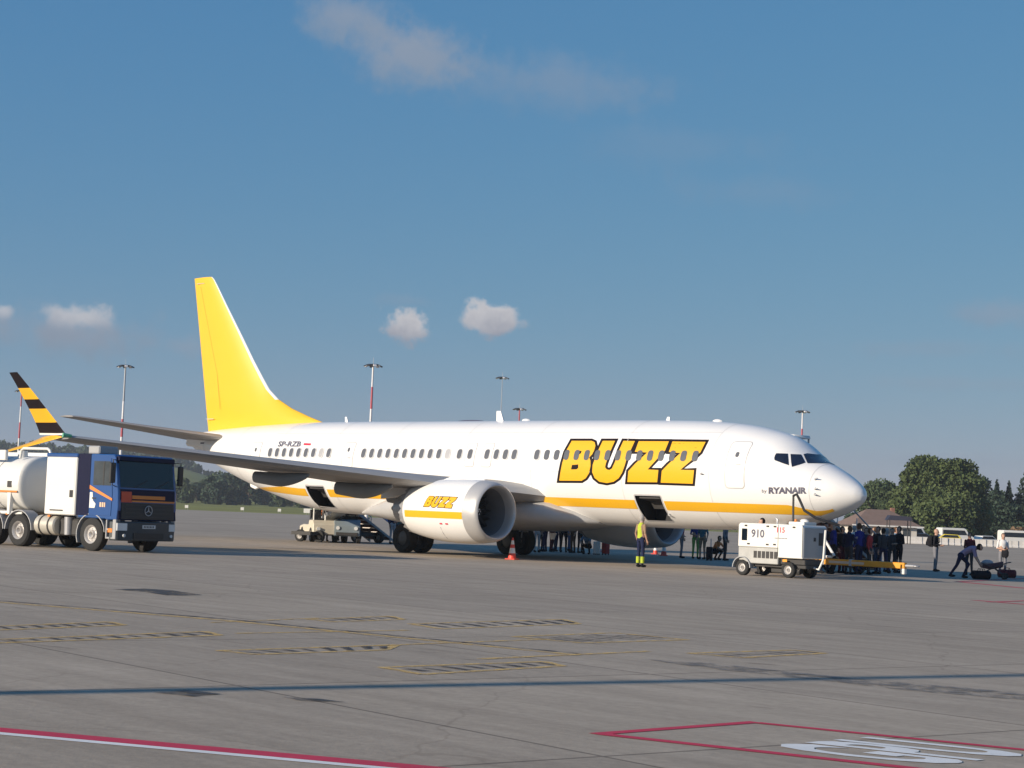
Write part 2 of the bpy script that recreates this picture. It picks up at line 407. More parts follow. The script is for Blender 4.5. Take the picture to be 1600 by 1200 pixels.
# ------------------------------------------------------------------ the airliner
from mathutils.geometry import tessellate_polygon
ST = [(0.60,2.73,2.73,0.0),(0.62,2.84,2.62,0.12),(0.66,2.92,2.55,0.20),(0.74,3.02,2.48,0.33),(0.95,3.19,2.33,0.54),(1.30,3.41,2.15,0.82),(1.70,3.62,2.00,1.04),
 (2.10,3.81,1.88,1.22),(2.45,3.97,1.79,1.35),(2.80,4.24,1.71,1.45),(3.20,4.53,1.63,1.55),(3.60,4.73,1.57,1.63),(4.20,4.90,1.51,1.72),
 (5.00,5.06,1.46,1.79),(6.00,5.18,1.42,1.85),(7.50,5.27,1.39,1.88),(10.0,5.31,1.38,1.88),(14.0,5.33,1.38,1.88),(24.0,5.35,1.38,1.88),
 (26.0,5.36,1.38,1.88),(27.5,5.36,1.42,1.88),(29.0,5.35,1.55,1.86),(30.5,5.32,1.81,1.80),(32.0,5.27,2.14,1.70),(33.5,5.21,2.52,1.54),
 (35.0,5.13,2.96,1.31),(36.5,5.04,3.46,1.00),(37.6,4.95,3.86,0.70),(38.2,4.86,4.12,0.45),(38.5,4.78,4.28,0.28)]
def pchip(xs, ys):
    h = [xs[i+1]-xs[i] for i in range(len(xs)-1)]; dl = [(ys[i+1]-ys[i])/h[i] for i in range(len(h))]; m = [dl[0]]
    for i in range(1, len(h)):
        m.append(0 if dl[i-1]*dl[i] <= 0 else 3*(h[i-1]+h[i])/((2*h[i]+h[i-1])/dl[i-1]+(h[i]+2*h[i-1])/dl[i]))
    m.append(dl[-1])
    def f(x):
        x = max(xs[0], min(xs[-1], x)); i = 0
        while i < len(h)-1 and x > xs[i+1]: i += 1
        t = (x-xs[i])/h[i]
        return ys[i]*(1+2*t)*(1-t)**2 + m[i]*h[i]*t*(1-t)**2 + ys[i+1]*t*t*(3-2*t) + m[i+1]*h[i]*t*t*(t-1)
    return f
_sx = [s[0] for s in ST]; f_top, f_bot, f_hw = [pchip(_sx, [s[i] for s in ST]) for i in (1, 2, 3)]
def fus(x):
    t, b, h = f_top(x), f_bot(x), f_hw(x); return t, b, h, b+(t-b)*0.53
def fus_pt(x, th, off=0.0):
    t, b, h, zm = fus(x); c, s = math.cos(th), math.sin(th)
    return (x, (h+off)*s, zm + ((t-zm)+off)*c if c > 0 else zm + ((zm-b)+off)*c)
def fus_y(x, z):
    t, b, h, zm = fus(x); k = (z-zm)/((t-zm) if z > zm else (zm-b))
    return h*math.sqrt(max(0.0, 1-k*k))
def fus_F(p):
    t, b, h, zm = fus(p.x); hh = (t-zm) if p.z > zm else (zm-b)
    if p.x < 0.6 or hh < 1e-4: return 1.0
    return math.hypot(p.y/max(h, 1e-4), (p.z-zm)/hh) - 1.0
ENG_Y, ENG_Z = 4.83, 1.70
NAC = [(13.30,0.985),(13.36,1.04),(13.50,1.09),(13.90,1.145),(14.40,1.175),(15.00,1.185),(15.70,1.165),(16.40,1.10),(17.00,1.01),(17.35,0.94)]
f_nac = pchip([a for a, r in NAC], [r for a, r in NAC])
ENG_DX = -0.28
def nac_F(p): return math.hypot(p.y-ENG_Y, p.z-ENG_Z) - f_nac(p.x-ENG_DX) if 13.3 < p.x-ENG_DX < 17.35 else 1.0
def hit(F, u, v, t0=40.0, t1=110.0):
    d = ray(u, v); c = Vector(CAM); t = t0; prev = F(c+d*t)
    while t < t1:
        t += 0.25; cur = F(c+d*t)
        if cur <= 0 < prev:
            a, b = t-0.25, t
            for _ in range(24):
                mm = (a+b)/2
                if F(c+d*mm) > 0: a = mm
                else: b = mm
            return c+d*b
        prev = cur
    return None
def grad(F, p):
    e = 0.01
    return Vector((F(p+Vector((e,0,0)))-F(p-Vector((e,0,0))), F(p+Vector((0,e,0)))-F(p-Vector((0,e,0))), F(p+Vector((0,0,e)))-F(p-Vector((0,0,e))))).normalized()
def flat_mesh(poly, step):
    """triangulated and sliced 2-D polygon -> verts, faces"""
    bm = bmesh.new(); vs = [bm.verts.new((x, y, 0)) for x, y in poly]
    for tri in tessellate_polygon([[Vector((x, y, 0)) for x, y in poly]]):
        try: bm.faces.new([vs[i] for i in tri])
        except ValueError: pass
    return slice_bm(bm, step)
def slice_bm(bm, step):
    for ax in (0, 1):
        lo = min(v.co[ax] for v in bm.verts); hi = max(v.co[ax] for v in bm.verts); n = int((hi-lo)/step)
        for k in range(1, n+1):
            co = [0, 0, 0]; no = [0, 0, 0]; co[ax] = lo+(hi-lo)*k/(n+1); no[ax] = 1
            bmesh.ops.bisect_plane(bm, geom=bm.verts[:]+bm.edges[:]+bm.faces[:], plane_co=co, plane_no=no)
    bm.verts.index_update()
    out = [(v.co.x, v.co.y) for v in bm.verts], [tuple(v.index for v in f.verts) for f in bm.faces]
    bm.free(); return out
def decal_px(name, poly, F, off, mat, parent, step=6.0, mirror=False):
    """paint or glass that follows the surface F, given by its outline"""
    vs, fs = flat_mesh(poly, step); out = []
    for u, v in vs:
        p = hit(F, u, v)
        if p is None: p = out[-1] if out else Vector((0, 0, 0)); out.append(p); continue
        out.append(p + grad(F, p)*off)
    b = MB(); b.add([(p.x, -p.y if mirror else p.y, p.z) for p in out], fs)
    o = b.build(name, mat, parent, smooth=60); fix_out(o, -1 if mirror else 1); return o
def fix_out(o, sgn):
    s = sum(p.normal.y*p.area for p in o.data.polygons)
    if s*sgn < 0: o.data.flip_normals()
def decal_xz(name, vs, fs, off, mat, parent, side=1):
    b = MB(); b.add([(x, side*(fus_y(x, z)+off), z) for x, z in vs], fs)
    o = b.build(name, mat, parent, smooth=60, normals=False); fix_out(o, side); return o
def rrect(x0, x1, z0, z1, r, n=4, sub=5):
    P = []
    cs = [(x1-r, z1-r, 0), (x0+r, z1-r, 90), (x0+r, z0+r, 180), (x1-r, z0+r, 270)]
    for i, (cx, cz, a) in enumerate(cs):
        for k in range(n+1):
            t = R(a+90*k/n); P.append((cx+r*math.cos(t), cz+r*math.sin(t)))
        nx = cs[(i+1) % 4]; t2 = R(nx[2]); q = (nx[0]+r*math.cos(t2), nx[1]+r*math.sin(t2)); s = P[-1]
        for k in range(1, sub): P.append((s[0]+(q[0]-s[0])*k/sub, s[1]+(q[1]-s[1])*k/sub))
    return P
def ring_xz(name, x0, x1, z0, z1, r, w, off, mat, parent, side=1):
    A = rrect(x0, x1, z0, z1, r); B = rrect(x0+w, x1-w, z0+w, z1-w, max(r-w, 0.01)); n = len(A)
    return decal_xz(name, A+B, [(i, (i+1) % n, n+(i+1) % n, n+i) for i in range(n)], off, mat, parent, side)

PAINT = M('white_aircraft_paint', (0.80, 0.79, 0.77), 0.28, var=0.015, scale=0.8, coat=0.25)
PYEL = M('yellow_livery_paint', (0.80, 0.43, 0.015), 0.35, var=0.02, scale=1.0, coat=0.2)
FYEL = M('yellow_fin_paint', (0.84, 0.48, 0.025), 0.35, var=0.02, scale=1.0, coat=0.2)
PBLK = M('black_livery_paint', (0.013, 0.008, 0.010), 0.5, var=0.05, spec=0.15)
WGREY = M('grey_wing_paint', (0.265, 0.255, 0.25), 0.5, var=0.06, scale=1.2)
FAIRM = M('fairing_grey', (0.215, 0.225, 0.23), 0.5, var=0.06)
WMET = M('bare_leading_edge_metal', (0.36, 0.355, 0.35), 0.5, metal=0.15, var=0.05)
LIPM = M('inlet_lip_metal', (0.52, 0.51, 0.50), 0.42, metal=0.35, var=0.05, scale=2)
DARKM = M('dark_metal', (0.06, 0.06, 0.065), 0.5, metal=0.5, var=0.1)
DUCT = M('inlet_duct_grey', (0.20, 0.205, 0.22), 0.5, var=0.05)
FANM = M('fan_blade_metal', (0.10, 0.10, 0.11), 0.35, metal=0.7, var=0.1)
RUBBER = M('tyre_rubber', (0.022, 0.022, 0.022), 0.85, var=0.15, scale=8)
STEEL = M('gear_steel', (0.42, 0.42, 0.43), 0.4, metal=0.4, var=0.08)
GLASS = M('dark_cockpit_glass', (0.012, 0.016, 0.030), 0.06, var=0.2, spec=0.6, coat=0.3)
WINM = M('cabin_window_glass', (0.115, 0.12, 0.135), 0.25, var=0.12, scale=1.5)
WINS = M('cabin_window_shade_closed', (0.40, 0.40, 0.41), 0.4, var=0.05)
SEAL = M('door_outline_grey', (0.46, 0.46, 0.47), 0.5, var=0.05)
HOLD = M('cargo_hold_lining', (0.035, 0.035, 0.037), 0.85, var=0.1)
REDP = M('red_paint', (0.60, 0.03, 0.06), 0.4)
LTXT = M('dark_grey_lettering', (0.10, 0.10, 0.14), 0.4)

AP = thing('airliner', 'white and yellow twin-engine passenger jet lettered BUZZ parked on the apron', 'airplane', (18.0, 0, 0), world=True)
CARGO = [(8.05, 9.25), (26.75, 27.95)]; CZ = (1.62, 2.50)
def th_of(x, z):
    t, b, h, zm = fus(x); k = (z-zm)/((t-zm) if z > zm else (zm-b)); return math.acos(max(-1, min(1, k)))
def build_fuselage():
    xs = sorted(set([round(x, 3) for x in list(np.concatenate([np.linspace(0.6, 0.8, 7), np.linspace(0.9, 4.0, 40), np.linspace(4.2, 7.8, 13), np.linspace(8.5, 25, 24), np.linspace(25.5, 38.5, 32)])) + [a for c in CARGO for a in c]]))
    tc = [th_of(9, CZ[1]), th_of(9, CZ[0])]
    ths = sorted(set([round(t, 4) for t in list(np.linspace(0, math.pi, 49)) + tc])); ths = ths + [2*math.pi-t for t in reversed(ths[1:-1])]
    n = len(ths); b = MB(); rings = [[fus_pt(x, t) for t in ths] for x in xs]
    vs = [p for r in rings for p in r]; fs = []
    for i in range(len(xs)-1):
        for j in range(n):
            k = (j+1) % n; xm = (xs[i]+xs[i+1])/2; tm = (ths[j]+ths[k])/2 if k else 6.2
            if any(c[0] < xm < c[1] for c in CARGO) and tc[0] < tm < tc[1]: continue
            fs.append((i*n+j, i*n+k, (i+1)*n+k, (i+1)*n+j))
    fs.append(tuple(range((len(xs)-1)*n, len(xs)*n)))
    b.add(vs, fs); fo = b.build('fuselage', PAINT, AP, smooth=55)
    for (x0, x1) in CARGO:      # the open holds: lining walls, sill frame, the door swung up inside
        h = MB(); z0, z1 = CZ; y0, y1 = fus_y(x0+.5, z0)-0.004, fus_y(x0+.5, z1)-0.004
        i0, i1 = 0.2, 0.2
        h.add([(x0,y0,z0),(x1,y0,z0),(x1,y1,z1),(x0,y1,z1),(x0-.2,i0,z0-.02),(x1+.2,i0,z0-.02),(x1+.2,i1,z1+.05),(x0-.2,i1,z1+.05)],
              [(0,1,5,4),(1,2,6,5),(2,3,7,6),(3,0,4,7),(4,5,6,7)])
        hd = h.build('cargo_hold', HOLD, AP, smooth=0, normals=False)
        g = MB(); g.tube([(x0+.06,y1-.25,z1-.04),(x0+.06,y0-.30,z0+.25)], .03, 6); g.build('door_strut', STEEL, hd)
        g = MB(); g.prism([(y1-.12,z1-.03),(y1-.75,z1-.12),(y1-.95,z1-.42),(y1-.90,z1-.44),(y1-.70,z1-.18),(y1-.12,z1-.09)], x0+.12, x1-.12, axis='x')
        g.build('raised_cargo_door', M('cargo_door_inside', (0.05,0.048,0.046), 0.8), hd, smooth=0)
        ring_xz('cargo_door_frame', x0-.05, x1+.05, z0-.03, z1+.05, .08, .05, .006, SEAL, fo)
    # stripe along the belly line
    for side in (1, -1):
        vs = []; fs = []; zs = np.linspace(0, 1, 5); X = [1.45+k*0.125 for k in range(int((33.4-1.45)/.125)+1)]
        segs = []; cur = []
        for x in X:
            zb = max(2.02 + 0.003*max(0, x-8) + 0.05*max(0, x-28.5), f_bot(x)+.10*min(1, max(0, 3.2-x)))
            zt = zb + 0.315*min(1, max(0.25, (x-1.2)/1.6)) * min(1, max(0.02, (33.6-x)/4))
            inside = side > 0 and any(c[0]-.06 < x < c[1]+.06 for c in CARGO)
            if inside:
                if cur: segs.append(cur); cur = []
                continue
            cur.append([(x, max(zb+(zt-zb)*q, fus(x)[1]+0.02)) for q in zs])
        segs.append(cur)
        for sgm in segs:
            o = len(vs); vs += [p for r in sgm for p in r]
            for i in range(len(sgm)-1):
                for j in range(4): fs.append((o+i*5+j, o+i*5+j+1, o+(i+1)*5+j+1, o+(i+1)*5+j))
        decal_xz('yellow_stripe', vs, fs, 0.014, PYEL, fo, side)
    # cabin windows
    win = [6.4195+i*0.508 for i in range(16)] + [18.945+i*0.508 for i in range(11)] + [26.281+i*0.508 for i in range(9)]
    win += [at_y(u, 717, 1.86).x for u in (716.9, 733.5, 760, 774.4, 788.7, 802.5)]
    closed = {at_y(700.5, 715, 1.86).x, at_y(500.6, 711, 1.86).x}
    base = {}
    for side in (1, -1):
        for x in win:
            key = (side, round(x, 2) if (x > 27.0 or x < 9.9) else 0, any(abs(x-c) < .2 for c in closed) and side > 0)
            zc = 3.93
            if key not in base:
                A = rrect(-.128, .128, -.19, .19, .10, 3, 3); B = rrect(-.165, .165, -.228, .228, .13, 3, 3); nA = len(A)
                def wmesh(name, pts, faces, off, mat):
                    b = MB(); b.add([(px, side*(fus_y(x, zc+pz)+off-fus_y(x, zc)), pz) for px, pz in pts], faces)
                    o = b.build(name, mat, None, smooth=60, normals=False); fix_out(o, side); me = o.data; bpy.data.objects.remove(o); return me
                vsA, fsA = flat_mesh(A, .1)
                base[key] = (wmesh('window', vsA, fsA, .0165, WINS if key[2] else WINM), wmesh('window_frame', A+B, [(i, (i+1) % nA, nA+(i+1) % nA, nA+i) for i in range(nA)], .0185, M('window_frame_grey', (0.62,0.62,0.62), 0.5)))
            me1, me2 = base[key]
            o = bpy.data.objects.new('window', me1); COL.objects.link(o); o.parent = AP
            o.location = Vector((x, side*fus_y(x, zc), zc)) - AP.location
            if not (6.0 < x < 13.6 and side > 0):
                f2 = bpy.data.objects.new('window_frame', me2); COL.objects.link(f2); f2.parent = o
    # doors
    def door(name, x0, x1, z0, z1, r, side, sill=True):
        A = rrect(x0+.03, x1-.03, z0+.03, z1-.03, max(r-.03,.02)); vsA, fsA = flat_mesh(A, .25)
        d = decal_xz(name, vsA, fsA, 0.010, PAINT, AP, side)
        ring_xz('door_outline', x0, x1, z0, z1, r, .028, .013, SEAL, d, side)
        xm = (x0+x1)/2
        if sill:
            vsA, fsA = flat_mesh(rrect(xm-.07, xm+.07, z0+1.08, z0+1.26, .06, 3, 2), .1); decal_xz('door_window', vsA, fsA, .016, WINM, d, side)
            vsA, fsA = flat_mesh(rrect(xm-.22, xm-.02, z0+.80, z0+.86, .02, 2, 2), .2); decal_xz('door_handle', vsA, fsA, .016, SEAL, d, side)
        return d
    for side in (1, -1):
        door('service_door', 4.30, 5.10, 2.83, 4.47, .14, side)
        door('mid_exit_door', 24.66, 25.38, 2.90, 4.40, .14, side)
        door('service_door', 31.10, 31.86, 2.88, 4.40, .14, side)
        for u in (733.5, 760): xw = at_y(u, 717, 1.86).x; door('overwing_exit', xw-.28, xw+.28, 3.42, 4.38, .12, side, False)
    # cockpit glass
    px = lambda pts: [(1160+a/6.314, 640+b/6.314) for a, b in pts]
    panes = [px([(335,432),(448,436),(459,550),(400,531),(318,500),(314,478),(322,452)]), px([(474,440),(578,444),(622,524),(560,545),(488,566),(480,520)]),
             px([(603,445),(700,443),(795,445),(818,462),(842,498),(862,530),(760,531),(642,531),(622,490)])]
    for pn in panes:
        for mir in (False, True):
            o = decal_px('cockpit_window', pn, fus_F, 0.012, GLASS, AP, 5.0, mir)
            o.data.name = 'cockpit_window'
    # small fittings near the nose: probes, vanes
    for (u, v) in ((1274, 749), (1274, 763.5), (1273, 772), (1046, 803), (1096, 740)):
        p = hit(fus_F, u, v); nn = grad(fus_F, p)
        b = MB(); b.tube([p, p+nn*.06, p+nn*.09+Vector((-.10,0,0))], [.045, .03, .012], 6); b.build('air_data_probe', SEAL, AP)
    # skin joints: ring frames and lap joints, slightly greyer than the paint
    JOINT = M('skin_joint', (0.60, 0.595, 0.585), 0.4)
    for x in (2.0, 5.75, 9.75, 14.3, 18.2, 22.4, 26.1, 29.8, 33.2, 36.3):
        b = MB(); A = [fus_pt(x, t, .004) for t in np.linspace(0, 2*math.pi, 80)]; B = [fus_pt(x+.022, t, .004) for t in np.linspace(0, 2*math.pi, 80)]
        b.loft([A, B], caps=False, closed=False); b.build('skin_joint', JOINT, fo, smooth=60)
    for z in (4.78, 3.30):
        for side in (1, -1):
            xs_ = np.linspace(5.8, 30.5, 60); vs = [(x, z+q) for x in xs_ for q in (0, .018)]
            decal_xz('skin_joint', vs, [(2*i, 2*i+1, 2*i+3, 2*i+2) for i in range(59)], .0035, JOINT, fo, side)
    # lettering
    letters()
    return fo
def offset_poly(P, d):
    n = len(P); A = sum(P[i][0]*P[(i+1) % n][1]-P[(i+1) % n][0]*P[i][1] for i in range(n)); sg = 1 if A > 0 else -1; out = []
    for i in range(n):
        a, b, c = Vector(P[i-1]), Vector(P[i]), Vector(P[(i+1) % n])
        e1 = (b-a).normalized(); e2 = (c-b).normalized(); n1 = Vector((e1.y, -e1.x))*sg; n2 = Vector((e2.y, -e2.x))*sg
        m = (n1+n2); k = max(0.45, 1+n1.dot(n2)); out.append(tuple(b + m*(d/k)))
    return out
LET = [[(252,136),(398,136),(420,146),(426,172),(417,205),(402,235),(380,258),(389,280),(390,320),(378,375),(355,410),(325,429),(160,428),(168,370),(182,300),(205,220)],
       [(480,136),(570,136),(545,192),(519,255),(502,305),(497,330),(510,346),(530,350),(548,338),(568,295),(600,205),(632,136),(716,138),(680,215),(655,270),(640,320),(622,370),(597,410),(560,436),(510,446),(455,436),(420,408),(402,365),(406,312),(437,225)],
       [(744,139),(966,140),(938,208),(895,252),(810,346),(889,350),(880,440),(661,438),(668,358),(716,306),(806,222),(716,216)],
       [(992,141),(1236,144),(1198,220),(1140,272),(1052,348),(1151,351),(1141,451),(906,443),(914,356),(960,308),(1050,226),(966,218)]]
HOLES = [[(283,216),(302,207),(325,211),(320,227),(303,238),(290,234)], [(254,313),(300,309),(300,334),(288,345),(247,346)]]
def letters():
    big = lambda p: (840+p[0]/4.706, 660+p[1]/4.706)
    # the engine wordmark is the same drawing, smaller
    def small(p):
        s = (p[0]-143)/(1268-143); t = (p[1]-118)/(470-118)
        x0, x1 = 660.0, 717.0; lean = 6.5
        return (660 + s*50 + lean*(1-t) + (0.6*t), 774.5 + t*19.0 + s*1.6) 
    for nm, F, tr, st, eo in (('lettering', fus_F, big, 7.0, 0.0), ('lettering', nac_F, small, 5.0, 0.002)):
        for i, P in enumerate(LET):
            bk = decal_px(nm, [tr(p) for p in offset_poly(P, 17)], F, 0.0040+0.0006*i+eo, PBLK, AP, st)
            bk['label'] = 'dark outline of the letter ' + 'BUZZ'[i]
            decal_px('letter_face', [tr(p) for p in P], F, 0.0078+eo, PYEL, bk, st)
            if i == 0:
                for H in HOLES: decal_px('letter_counter', [tr(p) for p in H], F, 0.0105+eo, PBLK, bk, st)
    def txt(s, u0, u1, v, hpx, mat, shear=0.0, bold=0.0, name='lettering'):
        vs, fs = text_mesh(s, 1.0, shear, bold); mx = max(a for a, b in vs); mn = min(a for a, b in vs)
        bm = bmesh.new(); bv = [bm.verts.new((u0+(a-mn)/(mx-mn)*(u1-u0), v-b/0.73*hpx, 0)) for a, b in vs]
        for f in fs:
            try: bm.faces.new([bv[i] for i in f])
            except ValueError: pass
        vs2, fs2 = slice_bm(bm, 8.0); out = []
        for a, b in vs2:
            p = hit(fus_F, a, b); out.append(p+grad(fus_F, p)*0.008)
        b = MB(); b.add([tuple(p) for p in out], fs2); o = b.build(name, mat, AP, smooth=0, normals=False); fix_out(o, 1)
    txt('RYANAIR', 1201, 1260.5, 770.8, 9.4, LTXT, 0, 0.055)
    txt('by', 1190.5, 1198, 769.5, 5.5, LTXT)
    txt('SP-RZB', 434, 470.5, 697.5, 8.0, LTXT, 0.3, 0.035)
    for k, (mat, dz) in enumerate(((M('flag_white', (0.8,0.8,0.8), .4), 0), (REDP, 3.2))):
        decal_px('flag', [(475, 689.2+dz), (486, 689.6+dz), (485.4, 692.8+dz), (474.4, 692.4+dz)], fus_F, 0.008, mat, AP, 20)
FUSE = build_fuselage()

# wing-body fairing
b = MB(); rings = []
for x, zb, hw, zt in ((11.8,1.40,0.7,1.60),(12.6,1.28,1.45,1.95),(13.6,1.14,1.95,2.25),(15,1.05,2.15,2.40),(18,1.02,2.22,2.42),(21,1.04,2.16,2.40),(22.6,1.12,1.9,2.25),(24.0,1.26,1.35,1.90),(25.4,1.385,0.6,1.55)):
    zm = (zb+zt)/2
    rings.append([(x, hw*math.copysign(abs(math.sin(t))**0.7, math.sin(t)), zm+(zt-zm)*math.copysign(abs(math.cos(t))**0.8, math.cos(t))) for t in [2*math.pi*k/28 for k in range(28)]])
b.loft(rings); b.build('belly_fairing', M('grey_belly_paint', (0.42,0.415,0.41), 0.45), AP, smooth=60)

def airfoil(le, te, th, n=9, twist=0.0, up=Vector((0,0,1))):
    """closed section between leading and trailing edge points"""
    le, te = Vector(le), Vector(te); c = te-le; P = []
    def t(x): return 5*th*(0.2969*math.sqrt(x)-0.126*x-0.3516*x*x+0.2843*x**3-0.1036*x**4)
    X = [0.5*(1-math.cos(math.pi*k/n)) for k in range(n+1)]
    L = c.length
    for x in reversed(X): P.append(tuple(le+c*x+up*(L*(t(x)+0.015*math.sin(math.pi*x)))))
    for x in X[1:-1]: P.append(tuple(le+c*x-up*(L*(t(x)*0.9-0.015*math.sin(math.pi*x)))))
    return P
def wing(side):
    S = lambda x, y, z: (x, side*y, z)
    zl = lambda y: 3.72 - (17.2-y)*0.086
    secs = [(1.2,13.55,21.9,.115),(2.2,14.0,21.95,.112),(3.4,14.78,21.9,.105),(4.83,15.62,21.85,.10),(6.0,16.24,21.9,.098),(9.0,17.81,22.35,.095),(13.0,19.90,23.05,.095),(16.2,21.58,23.62,.10),(17.0,22.0,23.78,.10)]
    rr = [airfoil(S(le,y,zl(y)), S(te,y,zl(y)-0.05), th) for y, le, te, th in secs]
    b = MB(); n = len(rr[0]); b.loft(rr)
    # bare metal leading edge: the faces next to the nose of the section
    k = 0
    for i in range(len(rr)-1):
        for j in range(n):
            if j in (7, 8, 9, 10): b.m[k] = 1
            k += 1
    w = b.build('wing', [WGREY, WMET], AP, smooth=40)
    # flap track fairings
    for y, x0, x1, dep in ((9.2,18.4,21.6,.50),(6.2,17.2,20.4,.56),(3.9,16.6,20.0,.60)):
        z = zl(y); g = MB(); rings = []
        for k in range(15):
            t = k/14; x = x0+(x1-x0)*t; r = math.sin(math.pi/2*min(1, t*1.7+0.03))**0.6 * (1-.18*max(0, t-.6)/.4); hw = .17*r+.01; hh = dep*.5*r+.01
            zc = z-0.16-hh*0.75-0.10*(1-abs(t-.5))
            rings.append([S(x, y+hw*math.sin(a), zc+hh*math.cos(a)) for a in [2*math.pi*q/12 for q in range(12)]])
        g.loft(rings); g.build('flap_track_fairing', FAIRM, w, smooth=50)
    # split-tip winglet, striped upper blade and yellow lower blade
    def blade(name, root, tip, chords, th, bands, outward):
        b = MB(); prev = None; mats = []
        ts = sorted(set([0.0, 1.0] + [q for q, _ in bands] + [k/14 for k in range(15)]))
        for t in ts:
            y = root[1]+(tip[1]-root[1])*(t**1.15); z = root[2]+(tip[2]-root[2])*t; x = root[0]+(tip[0]-root[0])*(t**0.95); c = chords[0]+(chords[1]-chords[0])*(t**0.8)
            ring = airfoil(S(x,y,z), S(x+c,y+0.0,z), th, 6, up=Vector((0, side*outward[0], outward[1])))
            if prev is not None:
                mi = 0
                tm = (t+pt)/2
                for q, mm in bands:
                    if tm >= q: mi = mm
                b.loft([prev, ring], mi, caps=(t == 1.0 or pt == 0.0))
            prev = ring; pt = t
        return b.build(name, [PBLK, PYEL, PAINT], w, smooth=40)
    blade('winglet_upper', (22.15,17.08,3.78), (24.1,18.0,5.95), (1.75,0.55), .09, [(0,2),(0.03,0),(.20,1),(.42,0),(.57,1),(.75,0)], (-.8,.25))
    blade('winglet_lower', (22.45,17.05,3.70), (24.35,18.0,3.14), (1.35,0.45), .09, [(0,1)], (.4,.8))
    b = MB(); b.tube([S(22.02,16.95,3.74), S(22.1,17.25,3.76)], [.06,.09], 8); b.build('tip_light', M('green_position_light', (0.15,0.45,0.25), 0.2), w)
    return w
def engine(side):
    cy = side*ENG_Y; cz = ENG_Z
    b = MB(); b.lathe([(x, f_nac(x)) for x in np.linspace(13.92, 17.35, 22)], (0,cy,cz), 'x', 48)
    n = b.build('nacelle', PAINT, AP, smooth=60); n.location.x += ENG_DX
    b = MB(); b.lathe([(13.915, f_nac(13.915)), (13.70,1.118), (13.50,1.09),(13.38,1.048),(13.32,1.005),(13.30,0.965),(13.32,.935),(13.40,.90),(13.55,.875),(13.75,.865)], (0,cy,cz), 'x', 48)
    b.build('inlet_lip', LIPM, n, smooth=60)
    b = MB(); b.lathe([(13.75,.865),(14.2,.868),(14.75,.885),(14.8,.885)], (0,cy,cz), 'x', 48); b.build('inlet_duct', DUCT, n, smooth=60)
    b = MB()
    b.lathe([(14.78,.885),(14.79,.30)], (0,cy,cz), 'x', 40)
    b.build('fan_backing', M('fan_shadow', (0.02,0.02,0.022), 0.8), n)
    for k in range(18):
        a = 2*math.pi*k/18; b = MB(); rings = []
        for r, tw, c in ((.26,.9,.24),(.55,.7,.30),(.86,.35,.32)):
            u = Vector((0, math.cos(a), math.sin(a))); t = Vector((0, -math.sin(a), math.cos(a))); ce = Vector((14.62,cy,cz))+u*r
            dv = Vector((math.cos(tw),0,0))+t*math.sin(tw); nn = Vector((-math.sin(tw),0,0))+t*math.cos(tw)
            rings.append([tuple(ce+dv*(c/2)), tuple(ce+nn*.012), tuple(ce-dv*(c/2)), tuple(ce-nn*.012)])
        b.loft(rings); b.build('fan_blade', FANM, n, smooth=0)
    b = MB(); b.lathe([(14.20,.01),(14.28,.10),(14.42,.19),(14.56,.25),(14.7,.28)], (0,cy,cz), 'x', 20, caps=True); sp = b.build('spinner', DARKM, n)
    b = MB()
    for k in range(10):
        t = k/9*2.2*math.pi; r0 = .05+.16*k/9; x = 14.235+.2*(k/9)**1.2
        b.box(x-.02, x+.01, cy+r0*math.cos(t)-.025, cy+r0*math.cos(t)+.025, cz+r0*math.sin(t)-.025, cz+r0*math.sin(t)+.025)
    b.build('spinner_spiral', PAINT, sp)
    # nozzle with serrated rim, core and plug
    b = MB(); nn = 36; ring0 = []; ring1 = []; ring2 = []
    for k in range(nn):
        t = 2*math.pi*k/nn; z = .20 if k % 2 else 0.0
        for ring, x, r in ((ring0, 17.34, .941), (ring1, 17.46+z, .915-z*.12), (ring2, 17.36, .86)): ring.append((x, cy+r*math.cos(t), cz+r*math.sin(t)))
    b.loft([ring0, ring1, ring2], caps=False); b.build('nozzle_chevrons', STEEL, n, smooth=0)
    b = MB(); b.lathe([(17.2,.80),(17.8,.66),(18.4,.50),(18.42,.44)], (0,cy,cz), 'x', 28); b.build('core_cowl', STEEL, n)
    b = MB(); b.lathe([(18.2,.40),(18.6,.26),(18.95,.08),(19.0,.02)], (0,cy,cz), 'x', 20, caps=True); b.build('exhaust_plug', DARKM, n)
    b = MB(); rings = []
    for x, z0, z1, w in ((13.95,cz+1.08,cz+1.16,.06),(14.6,cz+1.0,cz+1.27,.16),(15.4,cz+.95,cz+1.30,.22),(16.3,cz+.85,2.75,.24),(17.4,cz+.70,2.68,.24),(18.6,cz+.45,2.55,.2),(19.6,cz+.35,2.45,.06)):
        rings.append([(x,cy-w,z0),(x,cy+w,z0),(x,cy+w*.7,z1),(x,cy-w*.7,z1)])
    b.loft(rings); b.build('pylon', PAINT, n, smooth=50)
    # stripe, latch line
    X = np.linspace(13.93, 17.2, 16)
    for sg in (1, -1):
        vs = []; fs = []
        for x in X:
            for q in range(4):
                z = cz-0.30+0.25*q/3; vs.append((x, cy+sg*(math.sqrt(f_nac(x)**2-(z-cz)**2)+.006), z))
        for i in range(len(X)-1):
            for j in range(3): fs.append((i*4+j, i*4+j+1, (i+1)*4+j+1, (i+1)*4+j))
        b = MB(); b.add(vs, fs); o = b.build('nacelle_stripe', PYEL, n, smooth=60, normals=False); fix_out(o, sg)
    b = MB(); x = 15.15
    b.tube([(x+0.1*q, cy+side*(f_nac(x)*math.cos(-a)+.002), cz+(f_nac(x))*math.sin(-a)) for q, a in ((0,.55),(.3,.8),(.6,1.05))], .008, 5); b.build('latch_seam', LTXT, n)
